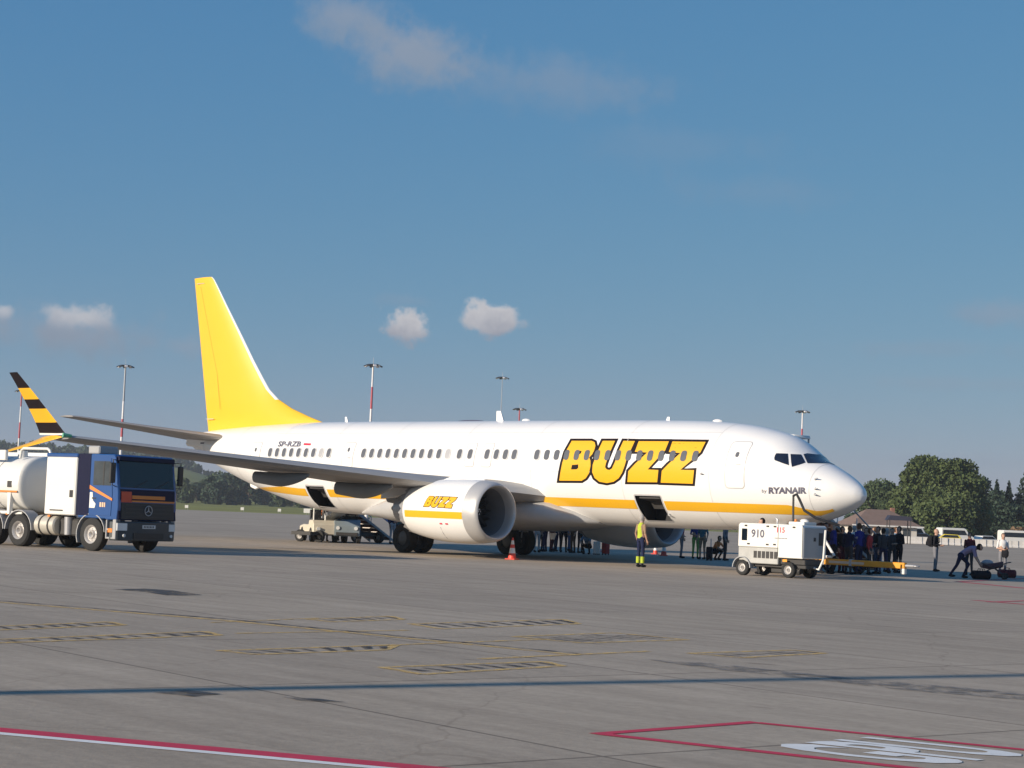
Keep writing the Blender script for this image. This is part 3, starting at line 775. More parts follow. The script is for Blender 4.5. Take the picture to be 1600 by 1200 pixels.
    for q in (-.25, 0.05):
        a = .42; b = MB(); yy = cy+side*(f_nac(15.0)*math.cos(a)); b.box(14.95+q, 15.08+q, yy-.02, yy+.012, cz-f_nac(15)*math.sin(a)-.03, cz-f_nac(15)*math.sin(a)+.02); b.build('warning_mark', REDP, n)
    # strake on the inboard upper side
    b = MB(); b.prism([(14.3,0),(15.4,0),(15.5,.20),(15.0,.18)], -.012, .012, 'y')
    for i in range(len(b.v)):
        x, y, z = b.v[i]; a = R(50); r = f_nac(x)+z-.02; b.v[i] = (x, cy-side*(r*math.cos(a))+y, cz+r*math.sin(a))
    b.build('nacelle_strake', PAINT, n, smooth=0)
def wheel(parent, c, r, w, side, hub=True):
    b = MB(); b.lathe([(-w/2,r*.55),(-w/2,r*.88),(-w*.36,r),(w*.36,r),(w/2,r*.88),(w/2,r*.55)], c, 'y', 24)
    b.m = [0]*len(b.m); t = b.build('wheel', RUBBER, parent, smooth=40)
    b = MB(); b.lathe([(-w*.42,.02),(-w*.42,r*.3),(-w*.32,r*.5),(-w*.48,r*.56),(w*.48,r*.56),(w*.32,r*.5),(w*.42,r*.3),(w*.42,.02)], c, 'y', 18); b.build('rim', M('aircraft_wheel_hub', (.09,.09,.092), .5, metal=.3), t, smooth=40)
    return t
def gear_main(side):
    y = side*2.86; b = MB()
    b.cyl((19.6,y,.55),(19.55,side*2.75,2.4),.11,.14,12); b.cyl((19.6,y-.52,.565),(19.6,y+.52,.565),.075,None,10)
    s = b.build('main_gear_strut', STEEL, AP)
    b = MB(); b.tube([(19.57,y,1.2),(19.5,side*1.2,2.0)], .06, 8); b.tube([(19.3,y,.7),(19.25,y,1.3),(19.5,y,1.7)], .035, 6); b.build('gear_brace', STEEL, s)
    b = MB(); b.prism([(19.1,.95),(20.1,.95),(20.0,2.3),(19.0,2.3)], y+side*.16, y+side*.19, 'y'); b.build('gear_door', PAINT, s, smooth=0)
    for q in (-.43, .43): wheel(s, (19.6, y+q, .565), .565, .42, side)
for side in (1, -1):
    wing(side); engine(side); gear_main(side)
b = MB(); b.cyl((4.45,0,.35),(4.35,0,1.75),.07,.10,10); b.cyl((4.45,-.34,.35),(4.45,.34,.35),.05,None,8); ng = b.build('nose_gear_strut', STEEL, AP)
b = MB(); b.tube([(4.6,0,.9),(5.3,0,1.7)], .04, 6); b.build('gear_brace', STEEL, ng)
for q in (-.2, .2): wheel(ng, (4.45, q, .345), .345, .2, 1)
for q in (-.33, .33):
    b = MB(); b.prism([(3.6,.95),(5.0,.95),(5.1,1.55),(3.5,1.6)], q-.012, q+.012, 'y'); b.build('nose_gear_door', PAINT, ng, smooth=0)

# tail
def fin():
    pts = [(28.9,5.33),(30.0,5.62),(31.2,5.98),(32.2,6.40),(32.9,6.86),(33.45,7.42),(34.2,8.24),(35.2,9.42),(36.4,10.80),(37.35,11.92),(37.62,12.22),(37.80,12.34)]
    te = lambda z: 37.45+(z-5.04)/(12.38-5.04)*(39.22-37.45)
    b = MB(); rings = []
    for x, z in pts:
        if z < 5.4: z0 = 5.2
        rings.append((x, z))
    zs = [4.9, 5.2] + [z for x, z in pts] ; f_le = pchip([z for x, z in pts], [x for x, z in pts]); secs = []
    for z in zs:
        xl = f_le(z) if z >= 5.33 else 28.9; xt = te(z); eff = min(xt-xl, 5.6-(z-5.3)*.55); hw = .062*max(eff, 1.3); P = []
        N = 12
        prof = [(0.0,0.03),(.012,.14),(.034,.28),(.05,.34),(.10,.55),(.22,.85),(.38,1.0),(.55,.92),(.72,.66),(.86,.38),(1.0,.04)]
        for q, h in prof: P.append((xl+(xt-xl)*q, hw*h, z))
        for q, h in reversed(prof): P.append((xl+(xt-xl)*q, -hw*h, z))
        secs.append(P)
    b.loft(secs); n = len(secs[0]); k = 0
    for i in range(len(secs)-1):
        for j in range(n):
            if j in (0, 1, n-1, n-2, n-3) and zs[i] > 6.2: b.m[k] = 1
            k += 1
    f = b.build('fin', [FYEL, PAINT], AP, smooth=50)
    # rudder hinge line and tabs
    for q0, q1, z0, z1 in ((.70,.712,6.0,11.9),):
        for sd in (1, -1):
            b = MB(); P = []
            for z in np.linspace(z0, z1, 8):
                xl, xt = f_le(z), te(z); hh = .062*max(min(xt-xl, 5.6-(z-5.3)*.55), 1.3)*.70+.004
                xx = xt-0.31*(min(xt-xl, 4.4)); P += [(xx, sd*(hh), z), (xx+.022, sd*(hh), z)]
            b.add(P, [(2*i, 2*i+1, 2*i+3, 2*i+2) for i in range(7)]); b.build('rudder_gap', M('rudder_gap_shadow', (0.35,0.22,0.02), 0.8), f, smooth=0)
    for xx, z in ((38.6, 12.05), (37.2, 5.55)):
        b = MB(); b.box(xx-.35, xx+.25, .10 if z > 10 else .16, .12 if z > 10 else .19, z-.012, z+.012); b.build('rudder_gap', SEAL, f, smooth=0)
fin()
def stab(side):
    S = lambda x, y, z: (x, side*y, z)
    b = MB(); secs = [(0.4,34.3,38.3,.10),(1.2,34.75,38.35,.10),(4.0,36.25,38.65,.095),(6.8,37.6,39.0,.09),(7.1,37.85,39.02,.07)]
    zz = lambda y: 4.52+(y-.4)*.105
    b.loft([airfoil(S(le,y,zz(y)), S(te,y,zz(y)), th, 8) for y, le, te, th in secs])
    n = 16; k = 0
    for i in range(len(secs)-1):
        for j in range(n):
            if j in (7, 8): b.m[k] = 1
            k += 1
    s = b.build('horizontal_stabilizer', [WGREY, WMET], AP, smooth=40)
    b = MB(); b.prism([(34.9,3.95),(37.9,4.25),(37.7,4.9),(34.9,4.85)], side*.45, side*(1.02), 'y'); b.build('stabilizer_root_seal', PAINT, s, smooth=0, bevel=.1)
    b = MB(); b.box(36.2,36.6,side*.99,side*1.035,4.33,4.40); b.build('stabilizer_marking', LTXT, s, smooth=0)
for side in (1, -1): stab(side)
b = MB(); b.lathe([(38.45,.26),(38.8,.22),(38.95,.18),(38.9,.15),(38.5,.14)], (0,0,4.53), 'x', 18); b.build('apu_exhaust', STEEL, AP)
b = MB(); b.prism([(33.0,2.50),(34.0,2.75),(33.9,2.42),(33.55,2.32)], -.09, .09, 'y'); b.build('tail_skid', PAINT, AP, smooth=0, bevel=.03)
# antennas, lights
def blade_ant(x, h, c, lean, mat=PAINT, y=0.0):
    b = MB(); z = f_top(x)-.04; b.loft([[(x,-.035,z),(x+c*.5,-.05,z),(x+c,0,z),(x+c*.5,.05,z),(x,.035,z)], [(x+lean,-.012,z+h),(x+lean+c*.28,-.02,z+h),(x+lean+c*.55,0,z+h),(x+lean+c*.28,.02,z+h),(x+lean,.012,z+h)]])
    b.build('blade_antenna', mat, AP, smooth=40)
blade_ant(at_y(788, 660, 0).x, .44, .45, .22); blade_ant(at_y(545, 660, 0).x, .26, .25, .14); blade_ant(at_y(1047, 660, 0).x, .17, .22, .02)
for u in (735, 822, 1121):
    x = at_y(u, 660, 0).x; b = MB(); b.ellipsoid((x,0,f_top(x)), .22 if u != 735 else .8, .12, .09 if u != 735 else .05, 10, 6); b.build('antenna_fairing', PAINT if u != 735 else LTXT, AP)
b = MB(); x = 14.6; b.prism([(x,1.0),(x+.4,1.0),(x+.3,.75),(x+.12,.75)], -.02, .02, 'y'); b.build('belly_antenna', PAINT, AP, smooth=0)
# ------------------------------------------------------------------ vehicles and apron equipment
BLUE = M('truck_blue_paint', (0.018, 0.073, 0.235), 0.3, var=0.03, coat=0.4)
NAVY = M('truck_navy_panel', (0.006, 0.008, 0.034), 0.5, var=0.05, spec=0.15)
TWHITE = M('vehicle_white_paint', (0.74, 0.725, 0.68), 0.4, var=0.03, scale=2)
TGREY = M('vehicle_grey_paint', (0.33, 0.34, 0.35), 0.5, var=0.06)
MUD = M('grey_plastic_fender', (0.36, 0.36, 0.36), 0.6, var=0.05)
BLACKP = M('black_plastic', (0.018, 0.018, 0.02), 0.5, var=0.1)
CHAS = M('dark_chassis', (0.045, 0.043, 0.042), 0.7, var=0.15)
ALU = M('aluminium_tank', (0.55, 0.52, 0.45), 0.4, metal=0.3, var=0.06)
WSCR = M('vehicle_glass', (0.006, 0.012, 0.020), 0.05, var=0.2, spec=0.6)
SGLS = M('vehicle_side_glass', (0.05, 0.06, 0.065), 0.08, var=0.3, spec=0.6)
LAMP = M('headlamp_glass', (0.70, 0.70, 0.68), 0.12, var=0.1, coat=0.5)
ORNG = M('orange_paint', (0.72, 0.22, 0.03), 0.5, var=0.05)
ORED = M('orange_red_hazard_plate', (0.62, 0.07, 0.02), 0.45, var=0.06)
OYEL = M('equipment_amber_paint', (0.74, 0.31, 0.02), 0.5, var=0.08, scale=4)
HUBM = M('wheel_hub_metal', (0.48, 0.46, 0.44), 0.4, metal=0.3, var=0.1)
def road_wheel(parent, c, r, w, mi=HUBM, out=-1):
    b = MB(); b.lathe([(-w/2,r*.55),(-w/2,r*.9),(-w*.38,r),(w*.38,r),(w/2,r*.9),(w/2,r*.55)], c, 'y', 26); t = b.build('wheel', RUBBER, parent, smooth=40)
    o = out*w/2
    b = MB(); b.lathe([(o*.1,.01),(o*.5,.02),(o*.95,r*.18),(o*.95,r*.22),(o*.55,r*.28),(o*.5,r*.44),(o*.9,r*.50),(o*1.02,r*.57),(o*.2,r*.57)], c, 'y', 22); rim = b.build('rim', mi, t, smooth=40)
    for k in range(8):
        a = 2*math.pi*k/8; b = MB(); x, z = c[0]+r*.34*math.cos(a), c[2]+r*.34*math.sin(a)
        b.cyl((x, c[1]+o*.45, z), (x, c[1]+o*.62, z), r*.035, None, 6); b.build('wheel_nut', STEEL, t)
    return t
def arc_fender(c, r, w, y, a0, a1, th=.03, n=12):
    b = MB(); rings = []
    for k in range(n+1):
        a = R(a0+(a1-a0)*k/n); rings.append([(c[0]+q*math.cos(a), yy, c[1]+q*math.sin(a)) for q, yy in ((r,y-w/2),(r,y+w/2),(r+th,y+w/2),(r+th,y-w/2))])
    b.loft(rings); return b
def fuel_truck():
    x0 = at_y(133, 845, 20.6).x
    t = thing('fuel_truck', 'blue-cab aircraft refuelling tanker with white tank and orange stripes beside the wingtip', 'truck', (x0, 19.35, 0), math.pi+0.165)
    # cab: side profile extruded over the width
    prof = [(1.36,.98),(1.42,1.35),(1.38,1.85),(1.12,2.90),(1.00,2.98),(-.62,2.98),(-.66,1.1),(-.62,1.02),(-.60,1.0),(.62,1.0),(.66,.98)]
    b = MB(); b.prism(prof, -1.22, 1.22, 'y'); cab = b.build('cab', BLUE, t, smooth=40, bevel=.10)
    b = MB(); b.box(-.70,-.14,-1.232,-1.20,1.08,2.98); b.build('cab_rear_panel', NAVY, cab, smooth=0, bevel=.01)
    def front_x(z): return 1.42-.04*(z-1.35)/.5 if z < 1.85 else 1.38-(z-1.85)/(2.95-1.85)*.26
    def fpanel(name, y0, y1, z0, z1, mat, d=.02, par=cab):
        b = MB(); b.loft([[(front_x(z0)-.05,y0,z0),(front_x(z0)-.05,y1,z0),(front_x(z1)-.05,y1,z1),(front_x(z1)-.05,y0,z1)],[(front_x(z0)+d,y0,z0),(front_x(z0)+d,y1,z0),(front_x(z1)+d,y1,z1),(front_x(z1)+d,y0,z1)]])
        return b.build(name, mat, par, smooth=0, bevel=.008)
    fpanel('shaded_front_mask', -1.20, 1.20, 1.0, 2.90, NAVY, .004)  # dark front paint, with the shade on the cab front added to its colour
    ws = fpanel('windscreen', -1.12, 1.12, 1.98, 2.84, WSCR, .012)
    fpanel('sun_visor', -1.16, 1.16, 2.80, 2.93, NAVY, .12)
    for y in (-.55, .35):
        b = MB(); b.tube([(front_x(2.0)+.03,y,2.0),(front_x(2.25)+.03,y+.55,2.22)], .012, 5); b.build('wiper', BLACKP, ws)
    fpanel('upper_front_panel', -1.14, 1.14, 1.60, 1.93, NAVY, .015)
    g = fpanel('grille', -1.10, 1.10, 1.02, 1.52, BLACKP, .03)
    for k in range(4):
        z = 1.08+k*.12; b = MB(); b.box(front_x(z)+.028, front_x(z)+.045, -.95, .95, z, z+.03); b.build('grille_bar', CHAS, g, smooth=0)
    # three-pointed star in a ring
    b = MB(); xx = front_x(1.27)+.06
    b.tube([(xx, .15*math.cos(a), 1.29+.15*math.sin(a)) for a in [2*math.pi*k/20 for k in range(21)]], .014, 5, caps=False)
    for k in range(3):
        a = math.pi/2+2*math.pi*k/3; b.tube([(xx,0,1.29),(xx,.15*math.cos(a),1.29+.15*math.sin(a))], [.022,.005], 5)
    b.build('star_emblem', STEEL, g)
    fpanel('hazard_plate', -1.10, -.68, 1.53, 1.86, ORED, .03)
    fpanel('orange_name_strip', -.66, .72, 1.64, 1.75, ORNG, .026)
    fpanel('orange_stripe', -.66, 1.12, 1.545, 1.60, ORNG, .026)
    # bumper, lights, plate
    b = MB(); b.prism([(.95,-1.24),(1.40,-1.20),(1.52,-.9),(1.56,0),(1.52,.9),(1.40,1.20),(.95,1.24)], .36, .95, 'z'); bp = b.build('bumper', M('bumper_slate', (0.035,0.045,0.052), .5), t, smooth=30, bevel=.03)
    b = MB(); b.box(1.50,1.58,-.62,.62,.42,.60); b.build('bumper_intake', BLACKP, bp, smooth=0)
    b = MB(); b.box(1.54,1.575,-.27,.27,.74,.85); pl = b.build('number_plate', M('plate_white', (.62,.62,.60), .5), bp, smooth=0)
    b = MB()
    for k in range(7): b.box(1.575,1.580,-.22+k*.064,-.22+k*.064+.035,.765,.825)
    b.build('plate_characters', BLACKP, pl, smooth=0)
    for s in (-1, 1):
        b = MB(); b.loft([[(1.36,s*1.225,.66),(1.50,s*.86,.66),(1.50,s*.86,.90),(1.36,s*1.225,.90)],[(1.42,s*1.20,.67),(1.535,s*.88,.67),(1.535,s*.88,.89),(1.42,s*1.20,.89)]]); hl = b.build('headlight', LAMP, bp, smooth=0)
        b = MB(); b.cyl((1.47,s*.98,.52),(1.545,s*.98,.52),.05,None,10); b.build('fog_light', LAMP, bp)
        b = MB(); b.box(.88,1.15,s*1.235-.01,s*1.235+.01,.60,.72); b.build('marker_light', ORNG, bp, smooth=0)
        # mirrors
        mr = MB(); mr.tube([(1.12,s*1.20,2.80),(1.28,s*1.42,2.82),(1.28,s*1.42,2.05),(1.22,s*1.24,2.0)], .018, 6); ma = mr.build('mirror_arm', BLACKP, cab)
        b = MB(); b.box(1.20,1.34,s*1.42-.10,s*1.42+.10,2.10,2.72); b.build('mirror', BLACKP, ma, bevel=.03)
        # doors
        b = MB(); b.prism([(.98,1.10),(1.02,1.75),(.86,2.86),(-.10,2.86),(-.12,1.10)], s*1.222, s*1.236, 'y'); d = b.build('door', BLUE, cab, smooth=0)
        b = MB(); b.prism([(.93,2.02),(.82,2.76),(.02,2.76),(.02,2.02)], s*1.230, s*1.243, 'y'); b.build('door_window', SGLS, d, smooth=0)
        b = MB(); b.prism([(.50,2.02),(.50,2.76),(.45,2.76),(.45,2.02)], s*1.240, s*1.250, 'y'); b.build('window_post', BLACKP, d, smooth=0)
        b = MB(); b.prism([(1.05,1.56),(1.05,1.63),(-.12,2.02),(-.12,1.90)], s*1.234, s*1.246, 'y'); b.build('orange_stripe', ORNG, d, smooth=0)
        b = MB(); b.box(.0,.18,s*1.236-.012,s*1.236+.012,1.60,1.64); b.build('door_handle', BLACKP, d, smooth=0)
        b = MB(); b.prism([(-.10,1.32),(-.10,1.80),(.02,1.80),(.05,1.55),(.18,1.45),(.14,1.32)], s*1.232, s*1.245, 'y'); b.build('white_logo', TWHITE, d, smooth=0)
        b = MB()
        for k in range(3): b.box(.36+.10*k,.43+.10*k,s*1.240-.006,s*1.240+.006,1.36,1.50)
        b.build('door_number', M('pale_orange_print', (.75,.50,.32), .5), d, smooth=0)
        # steps
        b = MB(); b.box(.78,1.35,s*1.06,s*1.23,.40,.46); b.box(.78,1.35,s*1.06,s*1.23,.66,.72); b.box(1.15,1.36,s*1.05,s*1.235,.40,1.0); b.box(.72,.80,s*1.05,s*1.235,.40,.98); b.build('cab_step', MUD, cab, smooth=0, bevel=.015)
        arc_fender((0,.51), .62, .34, s*1.06, 8, 205).build('front_fender', MUD, cab, smooth=40)
    b = MB(); b.box(-.62,-.10,-.95,-.15,2.98,3.24); b.build('roof_box', MUD, cab, bevel=.04)
    # chassis and bogie
    b = MB(); b.box(-7.6,1.2,-.42,-.30,.62,.92); b.box(-7.6,1.2,.30,.42,.62,.92)
    for k in range(7): b.box(-7.3+k*1.2,-7.2+k*1.2,-.31,.31,.66,.86)
    b.build('chassis', CHAS, t, smooth=0)
    b = MB(); b.box(-2.9,-.8,-1.0,1.0,.42,.95); b.build('chassis_equipment', CHAS, t, bevel=.05)
    for s in (-1, 1):
        road_wheel(t, (0,s*1.06,.51), .51, .31, HUBM, s)
        for x in (-3.35,-4.70): 
            road_wheel(t, (x,s*1.02,.51), .51, .42, HUBM, s)
            arc_fender((x,.51), .62, .46, s*1.02, 2, 178).build('rear_fender', MUD, t, smooth=40)
        b = MB(); rr = [(-2.45+.32*math.cos(a)*0, 0) for a in [0]]
        b.lathe([(-2.62,.02),(-2.62,.26),(-2.58,.31),(-1.72,.31),(-1.68,.26),(-1.68,.02)], (0,s*.95,.72), 'x', 20); ft = b.build('diesel_tank', ALU, t)
        for x in (-2.35,-1.95):
            b = MB(); b.lathe([(x-.03,.315),(x-.03,.325),(x+.03,.325),(x+.03,.315)], (0,s*.95,.72), 'x', 20); b.build('tank_strap', CHAS, ft)
        b = MB(); b.cyl((-1.25,s*1.0,.45),(-1.25,s*1.0,1.0),.13,.15,12); b.build('air_filter', STEEL, t)
    # pump cabinet
    b = MB(); b.box(-2.18,-.76,-1.23,1.23,1.06,2.86); pc = b.build('pump_cabinet', TWHITE, t, bevel=.03)
    b = MB(); b.box(-2.20,-.74,-1.24,1.24,2.86,2.98); b.build('cabinet_top', BLUE, pc, bevel=.03)
    for s in (-1, 1):
        b = MB(); b.box(-2.12,-.84,s*1.232-.004,s*1.232+.008,1.14,2.78); dd = b.build('shutter_door', TWHITE, pc, bevel=.004)
        b = MB(); b.box(-1.02,-.88,s*1.245-.01,s*1.245+.01,1.62,1.84); b.build('cabinet_latch', BLACKP, dd, smooth=0)
        b = MB(); b.box(-1.9,-1.3,s*1.242-.005,s*1.242+.006,1.18,1.22); b.build('cabinet_seam', CHAS, dd, smooth=0)
    # tank: oval barrel with domed ends
    rings = []
    for x, k in [(-3.30,.02),(-3.32,.5),(-3.36,.80),(-3.41,.93),(-3.46,.985),(-3.52,1.0),(-7.3,1.0),(-7.42,.94),(-7.55,.8),(-7.68,.5),(-7.74,.02)]:
        rings.append([(x, 1.24*k*math.copysign(abs(math.cos(a))**.85, math.cos(a)), 1.98+.92*k*math.copysign(abs(math.sin(a))**.85, math.sin(a))) for a in [2*math.pi*q/32 for q in range(32)]])
    b = MB(); b.loft(rings); tk = b.build('tank', TWHITE, t, smooth=50)
    b = MB(); b.lathe([(0,0)], n=3) if False else None
    for s in (-1, 1):
        b = MB(); b.box(-7.3,-3.5,s*1.235-.012,s*1.235+.012,1.70,1.755); b.build('tank_stripe', ORNG, tk, smooth=0)
        b = MB(); b.box(-3.98,-3.78,s*1.24-.01,s*1.24+.012,1.86,2.06); b.build('tank_latch', CHAS, tk, smooth=0)
        b = MB(); b.box(-7.3,-4.3,s*1.0,s*1.12,2.72,3.05); b.build('top_side_rail', TWHITE, tk, bevel=.02)
        for x in (-3.9,-5.2,-6.5):
            b = MB(); b.prism([(x-.09,1.75),(x+.09,1.75),(x+.06,1.0),(x-.06,1.0)], s*1.08, s*1.22, 'y'); b.build('tank_bracket', TWHITE, tk, smooth=0, bevel=.01)
        b = MB(); b.box(-7.3,-3.3,s*.80,s*1.16,1.0,1.10); b.build('valance', TWHITE, tk, bevel=.02)
    b = MB(); b.tube([(-3.9,-.85,2.80),(-3.85,-.85,3.06),(-3.75,-.85,3.12),(-2.6,-.85,3.12),(-2.5,-.85,3.06),(-2.45,-.85,2.95)], .045, 8); b.build('top_handrail', TWHITE, tk)
    for x in (-4.6, -5.8, -7.0):
        b = MB(); b.loft([[(xx, 1.248*math.copysign(abs(math.cos(a))**.85, math.cos(a)), 1.98+.928*math.copysign(abs(math.sin(a))**.85, math.sin(a))) for a in [2*math.pi*q/40 for q in range(40)]] for xx in (x, x+.03)], caps=False); b.build('tank_weld', TGREY, tk, smooth=50)
    for s in (-1, 1):
        b = MB(); b.prism([(-5.3,2.25),(-5.05,2.5),(-4.8,2.25),(-5.05,2.0)], s*1.19, s*1.262, 'y'); b.build('hazard_diamond', ORED, tk, smooth=0)
        for x in (-2.0, -4.0, -6.6):
            b = MB(); b.box(x-.05,x+.05,s*1.16-.02,s*1.16+.03,.98,1.04); b.build('marker_light', ORNG, t, smooth=0)
    b = MB(); b.cyl((-4.2,-.5,2.8),(-4.2,-.5,3.05),.16,None,12); b.build('manhole', TWHITE, tk)
    for o in [t]+t.children_recursive:       # short overhang ahead of the front axle
        if o.type == 'MESH':
            for v in o.data.vertices:
                if v.co.x > .55: v.co.x = .55+(v.co.x-.55)*.70
    return t
fuel_truck()

def box_px(p): return p
def gpu_cart():
    """ground power unit, long side along the aircraft"""
    xa, xb = at_y(1152, 890, 4.1).x, at_y(1252, 890, 4.1).x     # aft and forward ends of the lit long side
    L = xa-xb
    t = thing('ground_power_unit', 'boxy white ground power unit cart numbered 910 by the nose wheel', 'power unit', ((xa+xb)/2, 3.45, 0), math.pi+0.02)
    h = L/2
    b = MB(); b.prism([(-h,.92),(-h,1.62),(-h+.06,1.68),(h-.06,1.68),(h,1.62),(h,.62),(h-.95,.62),(h-.95,.92)], -.65, .65, 'y'); bd = b.build('cabinet', TWHITE, t, smooth=20, bevel=.02)
    b = MB(); b.prism([(-h,.50),(-h,.915),(h-.955,.915),(h-.955,.40),(-h+.5,.40)], -.62, .62, 'y'); b.build('lower_skirt', M('dull_grey_skirt', (.42,.42,.40), .6, var=.1), t, smooth=0, bevel=.02)
    b = MB(); b.box(h,h+.012,-.60,.60,.66,1.60); ep = b.build('shaded_end_panel', TGREY, bd, smooth=0)  # end face turned from the sun: its shade is put into this grey
    b = MB(); b.box(h+.01,h+.03,-.08,.02,1.18,1.30); b.build('panel_latch', BLACKP, ep, smooth=0)
    for x in (h-.95, h-.02):
        b = MB(); b.box(x-.008,x+.008,-.655,-.648,.66,1.66); b.build('cabinet_seam', CHAS, bd, smooth=0)
    b = MB(); b.box(-h+.14,-h+.36,-.662,-.64,1.12,1.50); b.build('cabinet_window', WSCR, bd, smooth=0, bevel=.01)
    for x, z in ((-h+.42,1.02),(0-.1,1.02),(-.1,1.60),(h-1.08,1.03),(h-1.08,1.60),(h-.35,1.60),(-h+.3,1.60)):
        b = MB(); b.box(x-.05,x+.05,-.665,-.64,z-.025,z+.025); b.build('latch', CHAS, bd, smooth=0)
    def side_text(s, x, z, hgt, mat, bold):
        vs, fs = text_mesh(s, 1.0, 0, bold); k = hgt/.73; b = MB()
        b.add([(x+a*k, -.6535, z+c*k) for a, c in vs], fs); o = b.build('lettering', mat, bd, smooth=0, normals=False); fix_out(o, -1)
    side_text('910', -h+.52, 1.24, .25, LTXT, .03); side_text('115', -h+1.48, 1.42, .17, REDP, .025)
    b = MB()
    for k in range(9): b.box(-h+1.44+k*.055,-h+1.475+k*.055,-.6545,-.652,1.22,1.25)
    b.build('small_print', LTXT, bd, smooth=0)
    for k in range(6):
        b = MB(); b.box(-h+.62+k*.16,-h+.74+k*.16,-.632,-.618,.58,.80); b.build('vent_slat', CHAS, t, smooth=0)
    b = MB(); b.box(-h+1.75,-h+1.92,-.628,-.618,.50,.58); b.build('warning_sticker', OYEL, t, smooth=0)
    b = MB(); b.box(h+.010,h+.020,.20,.42,1.05,1.45); b.build('control_panel', CHAS, ep, smooth=0)
    b = MB(); b.tube([(-h+1.2,-.2,1.68),(-h+1.2,-.2,1.83),(-h+1.12,-.2,1.88)], [.03,.03,.02], 8); b.build('exhaust_pipe', STEEL, t)
    b = MB(); b.box(h-.75,h-.15,-.4,.3,1.68,1.78); b.ellipsoid((h-.35,-.1,1.80),.16,.12,.08); b.build('roof_housing', TWHITE, t, bevel=.02)
    b = MB(); b.cyl((h-.5,-.35,1.76),(h-.5,-.35,1.86),.05,.04,8); b.build('beacon', ORNG, t)
    # cable arm with the power cable dropping to the nose
    b = MB(); b.tube([(h-.78,-.1,1.68),(h-.80,-.1,2.62)], .035, 8); m = b.build('cable_mast', DARKM, t)
    b = MB(); b.tube([(h-.80,-.1,2.60),(h-.68,-.1,2.66),(h-.58,-.08,2.50),(h-.40,-.05,2.15),(h-.05,.1,1.92),(h+.5,.6,1.72)], .045, 8); b.build('power_cable', BLACKP, m)
    b = MB(); b.box(-h+.1,h,-.45,.45,.30,.42); b.box(h-.95,h,-.5,.5,.42,.60); b.build('undercarriage', CHAS, t, bevel=.02)
    for x in (-h+.18, h-.55):
        for s in (-1, 1): road_wheel(t, (x, s*.56, .25), .25, .18, HUBM, s)
    arc_fender((-h+.18,.25), .33, .22, -.58, 0, 180).build('fender', TGREY, t); arc_fender((-h+.18,.25), .33, .22, .58, 0, 180).build('fender', TGREY, t)
    b = MB(); b.tube([(h-.05,0,.35),(h+.18,0,.30),(h+.30,.06,.62),(h+.34,.08,1.55)], .035, 7); b.build('drawbar', TWHITE, t)
    b = MB(); b.box(-.2,.35,-.3,.3,.12,.32); b.build('sump', CHAS, t, bevel=.04)
gpu_cart()

def tow_bar():
    t = thing('tow_bar', 'amber aircraft tow bar on small wheels reaching forward from the nose wheel', 'tow bar', (1.4, 0, 0))
    b = MB(); b.box(-2.45,2.0,-.085,.085,.40,.60); bar = b.build('beam', OYEL, t, bevel=.02)
    for x in (-.35, .75):
        b = MB(); b.box(x-.05,x+.05,-.10,.10,.385,.615); b.build('clamp', STEEL, bar, bevel=.01)
    b = MB(); b.box(-.9,.5,-.092,-.086,.46,.54); b.box(-.9,.5,.086,.0925,.46,.54); b.build('pale_label', M('pale_label', (.66,.50,.38), .6), bar, smooth=0)
    b = MB(); b.box(-2.45,-2.30,-.08,.08,.22,.42); b.build('end_foot', TWHITE, t, bevel=.02)
    b = MB(); b.tube([(-2.45,0,.5),(-2.85,0,.5)], [.05,.04], 8); b.tube([(-2.85+.09*math.cos(a),.09*math.sin(a),.5) for a in [2*math.pi*k/12 for k in range(13)]], .025, 6, caps=False); b.build('towing_eye', STEEL, t)
    b = MB(); b.prism([(2.0,.38),(2.55,.28),(2.7,.34),(2.7,.5),(2.5,.62),(2.0,.62)], -.28, .28, 'y'); b.build('head', OYEL, t, bevel=.03)
    b = MB(); b.tube([(1.35,.0,.66),(.45,0,.66),(.35,0,.70),(.75,0,1.22)], .045, 8); b.build('lifting_handle', TWHITE, t)
    b = MB(); b.cyl((1.55,-.42,.2),(1.55,.42,.2),.03,None,8); b.tube([(1.55,0,.2),(1.5,0,.42)], .05, 8); b.build('axle', CHAS, t)
    for s in (-1, 1): road_wheel(t, (1.55,s*.36,.2), .2, .12, CHAS, s)
tow_bar()

